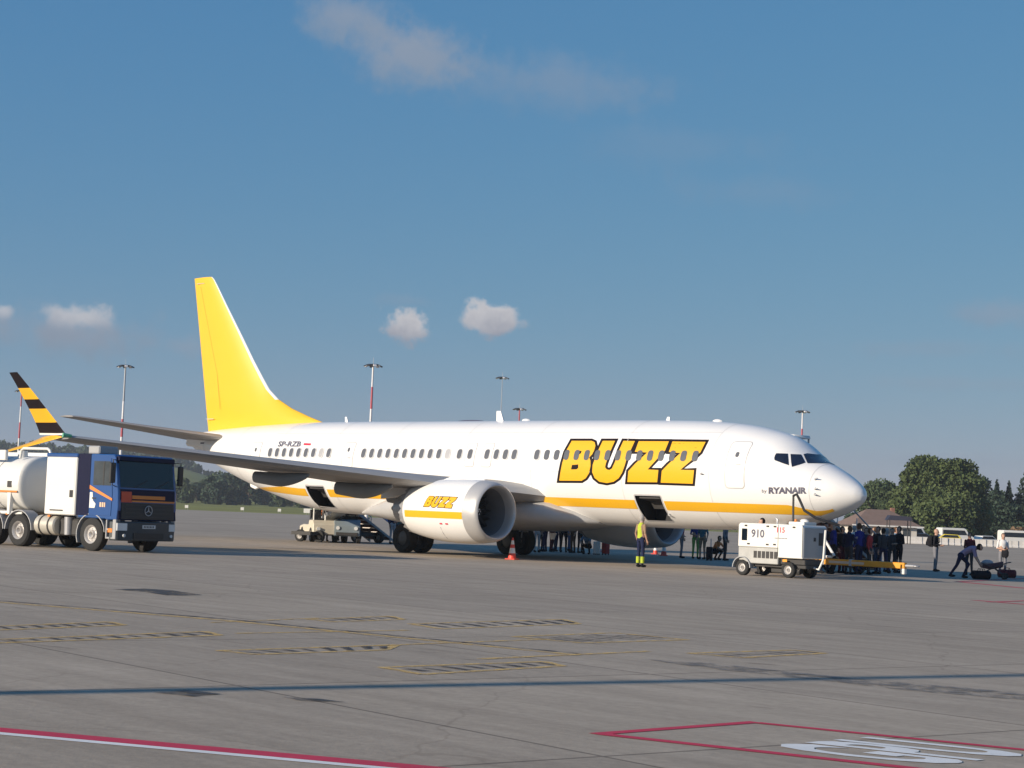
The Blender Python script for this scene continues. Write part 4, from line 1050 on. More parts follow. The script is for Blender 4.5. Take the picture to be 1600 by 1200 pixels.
def stairs(name, label, x, y0, sill, canopy, rz, side_mat, run=6.0, panels=True):
    """passenger stairs; local +y runs down and away from the door"""
    t = thing(name, label, 'stairs', (x, y0, 0), rz)
    n = 14; w = .72
    b = MB(); b.box(-w,w,-.35,.9,sill-.10,sill); b.build('platform', STEEL, t, bevel=.01)
    for k in range(n):
        z = sill-(k+1)*sill/(n+1); y = .9+k*run/n
        b = MB(); b.box(-w,w,y,y+run/n*.9,z-.04,z); b.build('step', M('pale_step_tread', (.75,.68,.62), .6), t, smooth=0)
        b = MB(); b.box(-w,w,y-.012,y,z,z+sill/(n+1)-.045); b.build('riser', M('dark_riser', (.16,.08,.07), .7), t, smooth=0)
    for s in (-1, 1):
        b = MB(); b.prism([(.9,sill-.30),(.9,sill-.14),(.9+run,.12),(.9+run,.02)], s*w, s*(w+.06), 'x'); b.build('stringer', TGREY, t, smooth=0)
        if panels: b = MB(); b.prism([(.9,sill+.42),(.9,sill+.95),(.9+run*.93,1.2),(.9+run,.75)], s*(w+.01), s*(w+.04), 'x'); b.build('side_panel', side_mat, t, smooth=0)
        else:
            for k in range(4):
                y = 1.2+k*run*.28; z = sill*(1-(y-.9)/run); b = MB(); b.cyl((s*(w+.03),y,z),(s*(w+.03),y,z+1.0),.022,None,6); b.build('baluster', TWHITE, t)
        b = MB(); b.tube([(s*(w+.03),-.35,sill+1.0),(s*(w+.03),.9,sill+1.0),(s*(w+.03),.9+run,1.25),(s*(w+.03),.95+run,.3)], .03, 7); b.build('handrail', STEEL, t)
        for y in (1.0, run-.4):
            road_wheel(t, (s*(w-.05) if y > 3 else s*.55, y, .28), .28, .18, HUBM, s)
    b = MB(); b.box(-.55,.55,.3,run+.4,.32,.48); [b.tube([(q,run*.75,.45),(q,.8,sill-.12)],.04,6) for q in (-.5,.5)]; [b.box(q-.05,q+.05,2.6,2.7,.4,sill*.62) for q in (-.5,.5)]; b.build('chassis', CHAS, t, smooth=0)
    if canopy:
        b = MB(); b.prism([(-w-.1,sill+2.0),(-w-.05,sill+2.12),(0,sill+2.18),(w+.05,sill+2.12),(w+.1,sill+2.0)], -.4, .55, 'y')
        c = b.build('canopy', TWHITE, t, bevel=.02)
        for s in (-1, 1):
            for y in (-.3, .5):
                b = MB(); b.cyl((s*(w+.03),y,sill),(s*(w+.03),y,sill+2.0),.035,None,8); b.build('canopy_post', STEEL, t)
BLP = M('blue_stair_panel', (.10,.18,.40), .4, var=.2, scale=2)
stairs('passenger_stairs', 'white-canopied boarding stairs at the front door on the far side of the jet', 5.75, -2.35, 2.78, True, math.pi, BLP, 4.4, False)
stairs('passenger_stairs', 'open boarding stairs with blue side panels under the tail of the jet', 32.9, -1.95, 2.80, False, math.pi+.24, BLP)

def belt_loader(loc, rz):
    t = thing('belt_loader', 'pale baggage belt loader with raised conveyor below the rear cargo hold', 'belt loader', loc, rz)
    b = MB(); b.prism([(-1.9,.35),(-1.9,.72),(-1.0,.80),(.4,.80),(.5,1.02),(1.3,1.02),(1.6,.85),(1.65,.35)], -.85, .85, 'y'); bd = b.build('body', M('pale_cream_paint', (.64,.58,.46), .5), t, smooth=20, bevel=.04)
    for s in (-1, 1):
        for x in (-1.2, 1.05): road_wheel(t, (x,s*.76,.34), .34, .22, HUBM, s)
        b = MB(); b.cyl((1.62,s*.6,.62),(1.70,s*.6,.62),.09,None,10); b.build('headlight', LAMP, bd)
    b = MB(); b.prism([(-2.3,.75),(-2.3,.95),(3.3,1.75),(3.3,1.55)], -.10, .60, 'y'); cv = b.build('conveyor', TGREY, t, smooth=0)
    b = MB(); b.prism([(-2.28,.952),(-2.28,.975),(3.28,1.775),(3.28,1.752)], -.04, .54, 'y'); b.build('belt', RUBBER, cv, smooth=0)
    for s in (-.10, .60):
        b = MB(); b.tube([(-1.6,s,1.0),(-1.6,s,1.75),(1.5,s,2.2),(1.5,s,1.5)], .03, 6); b.build('guard_rail', TWHITE, cv)
    b = MB(); b.box(.35,.85,-.80,-.25,1.0,1.12); b.box(.28,.40,-.80,-.25,1.1,1.5); b.build('driver_seat', BLACKP, t, bevel=.03)
    b = MB(); b.tube([(1.15,-.75,1.0),(1.15,-.75,1.95),(1.15,-.2,1.95),(1.15,-.2,1.0)], .04, 7); b.build('roll_bar', TWHITE, t)
    b = MB(); b.tube([(1.2,-.5,1.0),(1.0,-.5,1.3)], .02, 6); b.tube([(1.0+.03*math.sin(a),-.5+.17*math.cos(a),1.3+.14*math.sin(a)) for a in [2*math.pi*k/12 for k in range(13)]], .018, 5, caps=False); b.build('steering_wheel', BLACKP, t)
    b = MB(); b.tube([(1.3,0,1.2),(1.3,.0,1.7)], .05, 6); b.build('hydraulic_ram', STEEL, t)
p = ground(506, 846.5); belt_loader((p.x, p.y, 0), math.pi-0.5)
def baggage_tractor(loc, rz):
    t = thing('baggage_tractor', 'slate grey baggage tractor parked beside the rear boarding stairs', 'tractor', loc, rz)
    b = MB(); b.prism([(-1.35,.32),(-1.35,.95),(-.5,.98),(-.45,.72),(.1,.72),(.25,1.10),(1.15,1.02),(1.35,.82),(1.38,.32)], -.62, .62, 'y'); bd = b.build('body', M('slate_paint', (.20,.24,.26), .5), t, smooth=20, bevel=.04)
    for s in (-1, 1):
        for x in (-.9, .9): road_wheel(t, (x,s*.56,.32), .32, .22, HUBM, s)
        b = MB(); b.cyl((1.34,s*.42,.7),(1.41,s*.42,.7),.09,None,10); b.build('headlight', LAMP, bd)
    b = MB(); b.box(-.5,-.05,-.5,.5,.72,.84); b.box(-.6,-.48,-.5,.5,.84,1.25); b.build('seat', BLACKP, t, bevel=.03)
    b = MB(); b.tube([(.35,.2,1.08),(.12,.2,1.28)], .02, 6); b.tube([(.12+.05*math.sin(a),.2+.18*math.cos(a),1.28+.12*math.sin(a)) for a in [2*math.pi*k/12 for k in range(13)]], .018, 5, caps=False); b.build('steering_wheel', BLACKP, t)
    b = MB(); b.box(1.36,1.42,-.5,.5,.36,.5); b.build('bumper', CHAS, t, bevel=.01)
p = ground(541, 848); baggage_tractor((p.x, p.y, 0), math.pi-0.7)

# traffic cones
CONR = M('cone_red_orange', (.70,.07,.045), .5, var=.05); CONW = M('cone_reflective_white', (.80,.78,.74), .4)
def cone(label, loc, h, group=None):
    t = thing('traffic_cone', label, 'cone', loc, random.uniform(0, 1), group); k = h/.75
    b = MB(); b.box(-.19*k,.19*k,-.19*k,.19*k,0,.04*k); b.build('base', CONR, t, bevel=.012*k)
    for z0, z1, mt in ((.04,.22,CONR),(.22,.40,CONW),(.40,.52,CONR),(.52,.66,CONW),(.66,.75,CONR)):
        r = lambda z: (.15-.125*(z/.75))*k
        b = MB(); b.lathe([(z0*k,r(z0)),(z1*k,r(z1))], (0,0,0), 'z', 20, caps=True); b.build('cone_band', mt, t)
pc = at_y(800, 873, 3.6); cone('red and white traffic cone in front of the near engine', (pc.x, 3.6, 0), .80)
for u, v, h, lab in ((945, 862, .7, 'red and white traffic cone behind the red suitcase under the fuselage'), (1037, 868.5, .75, 'larger red and white traffic cone just below the far engine inlet'), (1024, 866, .65, 'smaller red and white traffic cone behind the one below the far engine inlet')):
    g = ground(u, v); cone(lab, (g.x, g.y, 0), h, 'cones beyond the far engine')

# floodlight masts
MRED = M('mast_red_paint', (.45,.07,.09), .5); MWHT = M('mast_white_paint', (.72,.70,.70), .5); MGRY = M('mast_galvanised', (.36,.37,.39), .5, metal=.2)
def mast(u, vtop, H, label, dist=None, loc=None, bands=7, off=0, rk=1.0):
    if loc is None:
        dist = (H-CAM[2])*FPX/(horizon(u)-vtop)
        g = at_dist(u-(horizon(u)-vtop)*.0409, dist)
    else: g = Vector(loc)
    t = thing('floodlight_mast', label, 'light mast', (g.x, g.y, 0), 0.3)
    rr = lambda z: (.30-.16*z/H)*rk
    for k in range(bands):
        z0, z1 = H*k/bands, H*(k+1)/bands; b = MB(); b.cyl((0,0,z0),(0,0,z1),rr(z0),rr(z1),14)
        b.build('mast_band', (MGRY if (k >= bands-2 and off == 2) else (MRED if (k+off) % 2 == 0 else MWHT)), t)
    b = MB(); b.lathe([(H-.25,.15),(H-.1,1.0),(H+.05,1.05),(H+.12,.9),(H+.12,.1)], (0,0,0), 'z', 16); hd = b.build('head_frame', DARKM, t, smooth=0)
    for k in range(8):
        a = 2*math.pi*k/8; b = MB(); c, s = math.cos(a), math.sin(a); b.T = Matrix.Translation((1.15*c,1.15*s,H-.12)) @ Matrix.Rotation(a, 4, 'Z') @ Matrix.Rotation(R(25), 4, 'Y')
        b.box(-.12,.40,-.26,.26,-.07,.12); fl = b.build('floodlight', DARKM if k % 3 else MWHT, hd, bevel=.02)
    b = MB(); b.cyl((0,0,H),(0,0,H+1.2),.03,None,6); b.build('lightning_rod', MGRY, hd)
    b = MB(); b.box(-.45,.45,-.45,.45,0,.35); b.build('foundation', M('mast_concrete', (.35,.34,.32), .9), t, bevel=.04)
mast(582, 571, 25, 'red and white floodlight mast rising above the middle of the cabin roof', bands=7, off=1)
mast(193, 576, 25, 'tall floodlight mast standing behind the blue truck cab', bands=8, off=2)
mast(31, 616, 25, 'floodlight mast behind the striped winglet', bands=7)
mast(812, 639, 25, 'floodlight mast whose head shows beside the tallest roof antenna', bands=7)
mast(1256, 645, 25, 'floodlight mast showing above the cockpit roof', bands=7, off=1)
mast(785, 590, 32, 'faint far floodlight mast below the puffy clouds', bands=7, off=2, rk=.45)
mg = Vector((-21.06, 44.2, 0)) + Vector((.212, .977, 0))*24
mast(0, 0, 25, 'floodlight mast whose long thin shadow crosses the foreground', loc=mg, bands=7, rk=.62)
# ------------------------------------------------------------------ people
SKIN = M('skin', (0.46, 0.27, 0.19), 0.55, var=0.05); SKIN2 = M('tanned_skin', (0.34, 0.19, 0.13), 0.55, var=0.05)
def cloth(name, c): return M('cloth_'+name, c, 0.9, var=0.12, scale=9, bump=0.25, bscale=60, spec=0.2)
HAIRD = cloth('dark_hair', (0.02, 0.015, 0.012)); HAIRB = cloth('brown_hair', (0.10, 0.055, 0.03)); HAIRG = cloth('grey_hair', (0.36, 0.34, 0.32))
CL = {n: cloth(n, c) for n, c in dict(black=(.014,.014,.018), navy=(.016,.022,.060), blue=(.03,.06,.24), royal=(.02,.03,.20), grey=(.20,.20,.22), pale=(.50,.50,.52),
      white=(.72,.70,.68), hivis=(.42,.50,.05), orange=(.72,.22,.07), pink=(.60,.06,.16), wine=(.12,.02,.03), mauve=(.34,.25,.36), denim=(.06,.09,.17), ltblue=(.16,.26,.36),
      brown=(.10,.06,.04), cream=(.55,.48,.36), green=(.20,.40,.10), teal=(.05,.16,.20), charcoal=(.045,.045,.05), red=(.42,.05,.05), tan=(.30,.20,.13)).items()}
PROTO = {}
def person_proto(pose):
    """one continuous body mesh; material slots: 0 skin 1 top 2 trousers 3 shoes 4 hair 5 forearm 6 calf 7 neck-scarf/face details"""
    if pose in PROTO: return PROTO[pose]
    J = dict(pel=(0,0,.95), waist=(0,0,1.12), chest=(.01,0,1.32), sho=(0,0,1.43), neck=(.01,0,1.50), head=(.03,0,1.635),
             hipL=(0,.095,.92), kneL=(.02,.11,.50), ankL=(-.01,.12,.09), hipR=(0,-.095,.92), kneR=(.02,-.11,.50), ankR=(-.01,-.12,.09),
             shL=(0,.185,1.42), elL=(-.03,.25,1.14), wrL=(.06,.26,.90), shR=(0,-.185,1.42), elR=(-.03,-.25,1.14), wrR=(.06,-.26,.90))
    up = {'stand': {}, 
      'hands_front': dict(elL=(-.02,.24,1.13), wrL=(.22,.10,1.10), elR=(-.02,-.24,1.13), wrR=(.22,-.08,1.08)),
      'phone': dict(elR=(.05,-.25,1.14), wrR=(.26,-.12,1.30), elL=(-.02,.25,1.14), wrL=(.10,.24,.92), head=(.06,0,1.62)),
      'walk': dict(kneL=(.20,.10,.53), ankL=(.26,.10,.10), kneR=(-.04,-.10,.50), ankR=(-.34,-.10,.15), elL=(-.12,.24,1.15), wrL=(-.10,.26,.90), elR=(.06,-.25,1.15), wrR=(.22,-.24,.96)),
      'wide': dict(kneL=(.04,.17,.50), ankL=(0,.22,.09), kneR=(.0,-.17,.50), ankR=(-.03,-.22,.09), elL=(-.06,.33,1.18), wrL=(.10,.22,1.02)),
      'bend': dict(pel=(-.10,0,.80), waist=(.04,0,.93), chest=(.24,0,1.04), sho=(.36,0,1.08), neck=(.44,0,1.09), head=(.56,0,1.12),
                   hipL=(-.10,.10,.78), kneL=(.16,.13,.50), ankL=(-.02,.13,.09), hipR=(-.10,-.10,.78), kneR=(-.22,-.12,.45), ankR=(-.44,-.12,.12),
                   shL=(.35,.18,1.05), elL=(.42,.20,.78), wrL=(.55,.16,.56), shR=(.35,-.18,1.05), elR=(.42,-.22,.78), wrR=(.56,-.16,.55)),
      'squat': dict(pel=(-.16,0,.36), waist=(-.08,0,.50), chest=(.03,0,.68), sho=(.08,0,.78), neck=(.11,0,.85), head=(.17,0,.98),
                   hipL=(-.14,.10,.34), kneL=(.26,.17,.50), ankL=(.02,.13,.09), hipR=(-.14,-.10,.34), kneR=(.26,-.17,.48), ankR=(.02,-.13,.09),
                   shL=(.08,.18,.77), elL=(.24,.24,.58), wrL=(.40,.14,.50), shR=(.08,-.18,.77), elR=(.24,-.24,.58), wrR=(.40,-.12,.48)),
      'point': dict(elR=(.16,-.24,1.30), wrR=(.40,-.20,1.36), elL=(-.04,.26,1.15), wrL=(.06,.27,.92)),
      }[pose]
    J.update(up); J = {k: Vector(v) for k, v in J.items()}
    b = MB()
    def seg(a, c, ra, rb, n=10):
        a, c = Vector(a), Vector(c); d = (c-a).normalized()
        pts = [a-d*ra*.8, a-d*ra*.5, a, a.lerp(c, .33), a.lerp(c, .66), c, c+d*rb*.5, c+d*rb*.8]; m = (ra+rb)/2
        b.tube(pts, [ra*.5, ra*.85, ra, ra*1.02*.67+rb*.33, ra*.33+rb*.67, rb, rb*.85, rb*.5], n)
    # torso: elliptical rings along the spine
    sp = [(J['pel']+(J['pel']-J['waist'])*.45, .125,.10), (J['pel'], .165,.122), (J['waist'].lerp(J['pel'],.4), .155,.112), (J['waist'], .145,.105), (J['chest'].lerp(J['waist'],.5), .158,.112),
          (J['chest'], .172,.12), (J['sho'].lerp(J['chest'],.35), .178,.110), (J['sho'], .150,.088), (J['neck'], .075,.07), (J['neck'].lerp(J['head'],.5), .055,.058)]
    rings = []
    for i, (c, hw, hd) in enumerate(sp):
        d = (sp[min(i+1, len(sp)-1)][0]-sp[max(i-1, 0)][0]).normalized(); yv = Vector((0,1,0)); xv = yv.cross(d).normalized()
        rings.append([tuple(c+yv*(hw*math.cos(a))+xv*(hd*math.sin(a))) for a in [2*math.pi*k/16 for k in range(16)]])
    b.loft(rings)
    h = J['head']; b.ellipsoid(h+Vector((.0,0,.005)), .095,.076,.118, 14, 10); b.ellipsoid(h+Vector((.03,0,-.06)), .06,.055,.055, 10, 8)
    b.ellipsoid(h+Vector((.098,0,-.012)), .022,.014,.024, 8, 6)
    for s in (1, -1): b.ellipsoid(h+Vector((-.005,s*.078,-.01)), .018,.010,.03, 8, 6)
    b.ellipsoid(h+Vector((-.018,0,.028)), .098,.086,.108, 14, 10)
    for s in 'LR':
        seg(J['hip'+s], J['kne'+s], .088, .058); seg(J['kne'+s], J['ank'+s], .058, .042)
        a = J['ank'+s]; b.ellipsoid((a.x+.06, a.y, a.z-.045), .135,.05,.048, 12, 8)
        seg(J['sh'+s], J['el'+s], .055, .043); seg(J['el'+s], J['wr'+s], .042, .030)
        d = (J['wr'+s]-J['el'+s]).normalized(); seg(J['wr'+s], J['wr'+s]+d*.07, .034, .036, 8)
    o = b.build('person_body', SKIN, None, smooth=0)
    md = o.modifiers.new('r', 'REMESH'); md.mode = 'VOXEL'; md.voxel_size = 0.017
    sm = o.modifiers.new('s', 'SMOOTH'); sm.factor = .5; sm.iterations = 3
    me = bpy.data.meshes.new_from_object(o.evaluated_get(bpy.context.evaluated_depsgraph_get())); bpy.data.objects.remove(o)
    bones = [('pel','waist',1),('waist','chest',1),('chest','sho',1),('sho','neck',1),('neck','head',0),('head','head',0)]
    for s in 'LR': bones += [('hip'+s,'kne'+s,2),('kne'+s,'ank'+s,6),('ank'+s,'ank'+s,3),('sh'+s,'el'+s,8),('el'+s,'wr'+s,5),('wr'+s,'wr'+s,0)]
    co = np.array([tuple(p.center) for p in me.polygons]); best = np.full(len(co), 9e9); idx = np.zeros(len(co), int)
    for a, c, mi in bones:
        A, C = np.array(J[a]), np.array(J[c]); d = C-A; L2 = d@d
        t = np.clip(((co-A)@d)/L2, 0, 1) if L2 > 1e-9 else np.zeros(len(co)); ds = np.linalg.norm(co-(A+t[:,None]*d), axis=1)
        if mi == 0 and a[:2] == 'wr': ds -= .02
        if mi == 3: ds = np.where(co[:,2] < A[2]+.02, ds-.05, ds+.05)
        if mi == 1 and a == 'pel': ds += .0
        mm = ds < best; best[mm] = ds[mm]; idx[mm] = mi
    H = np.array(J['head']); hv = co-H
    hair = (idx == 0) & (np.linalg.norm(hv, axis=1) < .17) & (hv[:,2] > -.09) & ((hv[:,0] < .015+.0*hv[:,2]) | (hv[:,2] > .075)) & (hv[:,2] > -.12-0.9*hv[:,0]*0)
    idx[hair] = 4
    P = np.array(J['pel']); W_ = np.array(J['waist']); sd = (W_-P)/np.linalg.norm(W_-P)
    low = (idx == 1) & (((co-P)@sd) < .03) & (np.abs(co[:,1]) < .2); idx[low] = 2
    me.polygons.foreach_set('material_index', [int(i) for i in idx])
    # hands: five unequal, slightly curled fingers rooted in the palm; eyes and mouth
    vs = [tuple(v.co) for v in me.vertices]; fs = [tuple(p.vertices) for p in me.polygons]; mi = list(int(i) for i in idx); bpy.data.meshes.remove(me)
    f = MB(); f.v, f.f, f.m = vs, fs, mi
    for s in 'LR':
        d = (J['wr'+s]-J['el'+s]).normalized(); sg = 1 if s == 'L' else -1
        across = Vector((0,0,1)).cross(d); across = across.normalized() if across.length > .2 else Vector((1,0,0))
        if abs(d.z) > .7: across = Vector((1,0,0)); across = (across-d*across.dot(d)).normalized()
        inn = d.cross(across).normalized(); inn = inn if inn.dot(Vector((0,-sg,0))) > 0 else -inn
        base = J['wr'+s]+d*.085
        for k, L in enumerate((.062,.074,.070,.055)):
            q = base+across*(.030-.019*k); f.tube([q, q+d*L*.5+inn*.006, q+d*L*.85+inn*.022, q+d*L+inn*.034], [.010,.009,.008,.005], 6, 0)
        q = J['wr'+s]+d*.04+across*.03; f.tube([q, q+across*.03+d*.02, q+across*.036+d*.055+inn*.012], [.012,.010,.007], 6, 0)
    for s in (1, -1): f.ellipsoid(h+Vector((.086,s*.030,.012)), .009,.014,.008, 8, 6, 7)
    f.ellipsoid(h+Vector((.083,0,-.055)), .008,.022,.005, 8, 6, 7)
    o = f.build('person', [SKIN]*9, None, smooth=70, normals=False); me = o.data; bpy.data.objects.remove(o)
    PROTO[pose] = me; return me
EYE = M('eye_dark', (.03,.02,.02), .4)
def person(label, loc, face, pose, top, bot, shoes='black', hair=HAIRD, short_sleeve=False, shorts=False, skin=SKIN, h=1.75, group=None, arm=None):
    o = bpy.data.objects.new('person', person_proto(pose)); COL.objects.link(o)
    o.location = (loc[0], loc[1], 0); o.rotation_euler = (0, 0, face); k = h/1.755; o.scale = (k, k, k)
    sl_ = [skin, CL[top], CL[bot], CL[shoes], hair, skin if short_sleeve else CL[top], skin if shorts else CL[bot], EYE, CL[arm or top]]
    for i, mm in enumerate(sl_): o.material_slots[i].link = 'OBJECT'; o.material_slots[i].material = mm
    tag(o, label, 'person', group); return o
def face_cam(loc, off=0.0): return math.atan2(CAM[1]-loc[1], CAM[0]-loc[0])+off
def gp(u, v): g = ground(u, v); return (g.x, g.y)
# ramp worker at the forward hold
wl = at_y(1000, 884, 2.75); wp = (wl.x, 2.75)
worker = person('ramp worker in yellow hi-vis vest, dark trousers with reflective ankle bands', wp, R(-100), 'stand', 'hivis', 'navy', hair=HAIRG, short_sleeve=True, h=1.80, arm='tan')
b = MB(); 
for s in (1, -1): b.lathe([(.14,.062),(.14,.066),(.36,.070),(.36,.064)], (0, s*.118, 0), 'z', 12)
b.build('ankle_band', CL['hivis'], worker)
# people waiting under the fuselage, beyond the wheels
Q = 'passengers waiting in the shadow beyond the fuselage'
for (u, v, off, pose, top, bot, hair, ss, sh, h, lab) in (
    (838, 863, .6, 'stand', 'white', 'pale', HAIRD, True, False, 1.66, 'person in white top and pale trousers just past the far main wheels'),
    (851, 862, -2.0, 'stand', 'black', 'navy', HAIRD, False, False, 1.80, 'person in black jacket and navy trousers near the far main wheels'),
    (861, 862, 1.2, 'hands_front', 'charcoal', 'wine', HAIRB, False, False, 1.72, 'person in charcoal top and wine-red trousers beyond the wheels'),
    (872, 862, 2.6, 'stand', 'cream', 'navy', HAIRD, True, False, 1.66, 'person in cream top and navy trousers beside the blue-top passenger'),
    (880, 863, .2, 'stand', 'ltblue', 'black', HAIRD, True, False, 1.78, 'person in light blue top and black trousers under the fuselage'),
    (895, 864, -1.0, 'stand', 'black', 'brown', HAIRD, False, False, 1.80, 'person in black coat and brown trousers under the fuselage'),
    (906, 864, .8, 'phone', 'grey', 'charcoal', HAIRB, False, False, 1.72, 'person in grey top looking at a phone under the fuselage'),
    (844, 861, 2.2, 'stand', 'denim', 'black', HAIRB, False, False, 1.74, 'person in denim jacket and black trousers past the far main wheels'),
    (889, 861, 1.9, 'stand', 'grey', 'denim', HAIRD, False, False, 1.70, 'person in grey top and jeans in the group under the fuselage'),
    (867, 860, -1.4, 'stand', 'navy', 'charcoal', HAIRD, False, False, 1.78, 'person in navy top and charcoal trousers in the group under the fuselage'),
    (917, 866, -.4, 'squat', 'ltblue', 'black', HAIRD, True, False, 1.74, 'person in light blue top crouching by the bags under the fuselage')):
    p = gp(u, v); person(lab, p, face_cam(p, off), pose, top, bot, hair=hair, short_sleeve=ss, shorts=sh, h=h, group=Q)
for (u, v, off, pose, top, bot, hair, ss, sh, h, lab) in (
    (1064, 872, 1.7, 'wide', 'pink', 'grey', HAIRD, True, False, 1.78, 'person in pink top and grey trousers beyond the far engine'),
    (1086, 873, .4, 'hands_front', 'blue', 'green', HAIRB, True, False, 1.72, 'person in blue top and green trousers beyond the far engine'),
    (1097, 874, -.6, 'stand', 'teal', 'tan', HAIRD, True, True, 1.76, 'person in teal top and tan shorts beside the green-trousered passenger'),
    (1119, 875, .9, 'squat', 'orange', 'black', HAIRB, True, False, 1.72, 'person in orange top crouching beside the power unit'),
    (1132, 876, 1.4, 'stand', 'grey', 'charcoal', HAIRD, False, False, 1.80, 'person in grey coat and charcoal trousers beside the power unit')):
    p = gp(u, v); person(lab, p, face_cam(p, off), pose, top, bot, hair=hair, short_sleeve=ss, shorts=sh, h=h, group='passengers beyond the far engine')
pw = at_y(1191, 885, 2.2); person('person in wine-red top standing behind the power unit, only the head showing', (pw.x, 2.25), R(60), 'stand', 'wine', 'navy', hair=HAIRD, h=1.86)
# queue for the front stairs
QF = 'passengers queueing for the front boarding stairs'
for (u, v, off, pose, top, bot, hair, ss, sh, h, lab) in (
    (1288, 896, .5, 'stand', 'charcoal', 'navy', HAIRD, False, False, 1.80, 'person in charcoal jacket in the stairs queue next to the power unit'),
    (1301, 897, -1.6, 'hands_front', 'royal', 'black', HAIRG, False, False, 1.82, 'person in royal blue jacket and black trousers in the stairs queue'),
    (1314, 895.5, .9, 'stand', 'black', 'wine', HAIRD, False, False, 1.70, 'person in black top and wine trousers in the stairs queue'),
    (1325, 897.5, 2.4, 'phone', 'navy', 'charcoal', HAIRB, False, False, 1.74, 'person in navy top holding a phone in the stairs queue'),
    (1341, 897.5, -2.2, 'stand', 'royal', 'navy', HAIRB, False, False, 1.84, 'person in royal blue top and navy trousers in the stairs queue'),
    (1352, 894, .3, 'stand', 'navy', 'black', HAIRD, False, False, 1.70, 'person in navy jacket and black trousers in the stairs queue'),
    (1357, 898, 1.4, 'stand', 'red', 'charcoal', HAIRB, False, False, 1.68, 'person in red top and charcoal trousers in the stairs queue'),
    (1371, 897, -.8, 'hands_front', 'black', 'denim', HAIRD, False, False, 1.76, 'person in black top and jeans in the stairs queue'),
    (1384, 894, 2.0, 'stand', 'pale', 'denim', HAIRG, True, False, 1.70, 'person in pale grey top and jeans in the stairs queue'),
    (1393, 895, .1, 'stand', 'charcoal', 'charcoal', HAIRD, False, False, 1.72, 'person in charcoal clothes near the end of the stairs queue'),
    (1294, 892, 1.9, 'stand', 'pale', 'navy', HAIRB, False, False, 1.78, 'person in pale grey jacket and navy trousers deep in the stairs queue'),
    (1308, 891, -.3, 'stand', 'orange', 'black', HAIRB, True, False, 1.72, 'person in orange top and black trousers deep in the stairs queue'),
    (1333, 891, 2.9, 'stand', 'white', 'denim', HAIRG, True, False, 1.76, 'person in white top and jeans deep in the stairs queue'),
    (1347, 890.5, .7, 'stand', 'wine', 'navy', HAIRD, False, False, 1.80, 'person in wine-red jacket and navy trousers deep in the stairs queue'),
    (1366, 890.5, -1.8, 'stand', 'red', 'black', HAIRB, True, False, 1.74, 'person in red top and black trousers deep in the stairs queue'),
    (1379, 898, -2.6, 'walk', 'charcoal', 'navy', HAIRD, False, False, 1.70, 'person in charcoal hoodie walking at the edge of the stairs queue'),
    (1398, 891, 1.1, 'stand', 'ltblue', 'black', HAIRB, True, False, 1.78, 'person in light blue top and black trousers deep in the stairs queue'),
    (1404, 895.5, -.9, 'hands_front', 'black', 'black', HAIRD, False, True, 1.80, 'person in black top and black shorts at the end of the stairs queue')):
    p = gp(u, v); person(lab, p, face_cam(p, off), pose, top, bot, hair=hair, short_sleeve=ss, shorts=sh, h=h, group=QF)
# the loose group to the right
p = gp(1461, 893); bp_ = person('person in black jacket and grey trousers carrying a black backpack', p, face_cam(p, 1.35), 'hands_front', 'black', 'grey', hair=SKIN, h=1.76)
def backpack(label, p, ang, mat, z=1.02, s=1.0):
    t = thing('backpack', label, 'backpack', (p[0]-math.cos(ang)*.19, p[1]-math.sin(ang)*.19, z), ang)
    b = MB(); rings = []
    for z_, w, d0, d1 in ((0,.13,-.05,.06),(.05,.16,-.15,.07),(.22,.17,-.19,.07),(.38,.15,-.14,.07),(.47,.10,-.06,.06)):
        rings.append([(d1,-w,z_),(d1,w,z_),(d0*.8,w,z_),(d0,w*.6,z_),(d0,-w*.6,z_),(d0*.8,-w,z_)])
    b.loft(rings); b.build('bag', mat, t, smooth=60, bevel=.015)
    b = MB(); b.box(-.21*s,-.14,-.10,.10,.05,.22); b.build('front_pocket', mat, t, bevel=.03)
    for y in (-.10, .10):
        b = MB(); b.tube([(.06,y,.44),(.16,y,.45),(.32,y,.36),(.34,y,.22),(.20,y*1.5,.08),(.06,y*1.3,.06)], .018, 6); b.build('strap', mat, t)
backpack('black backpack worn by the person in black jacket and grey trousers', p, face_cam(p, 1.35), CL['black'])
p = gp(1505, 903.5); person('person in mauve shirt bending over a folded pushchair', p, face_cam(p, 1.45), 'bend', 'mauve', 'navy', hair=HAIRD, short_sleeve=True, h=1.80)
p = gp(1514, 899); person('person in dark wine top standing behind the one in the mauve shirt', p, face_cam(p, -.5), 'hands_front', 'wine', 'charcoal', hair=HAIRB, h=1.68)
p = gp(1566, 899); person('person in white top and grey trousers holding a dark jacket', p, face_cam(p, .4), 'hands_front', 'white', 'grey', hair=HAIRB, short_sleeve=True, h=1.70)
jk = MB(); ang = face_cam(p, .4); q = Vector((p[0]+math.cos(ang)*.24, p[1]+math.sin(ang)*.24, 0))
jk.loft([[(q.x+.16*math.cos(a)*r, q.y+.09*math.sin(a)*r, z) for a in [2*math.pi*k/10 for k in range(10)]] for z, r in ((.72,.6),(.80,1.0),(.95,1.05),(1.06,.7),(1.10,.3))])
tag(jk.build('jacket', CL['black'], None, smooth=60, origin=(q.x, q.y, .72)), 'dark jacket held by the person in the white top', 'jacket')
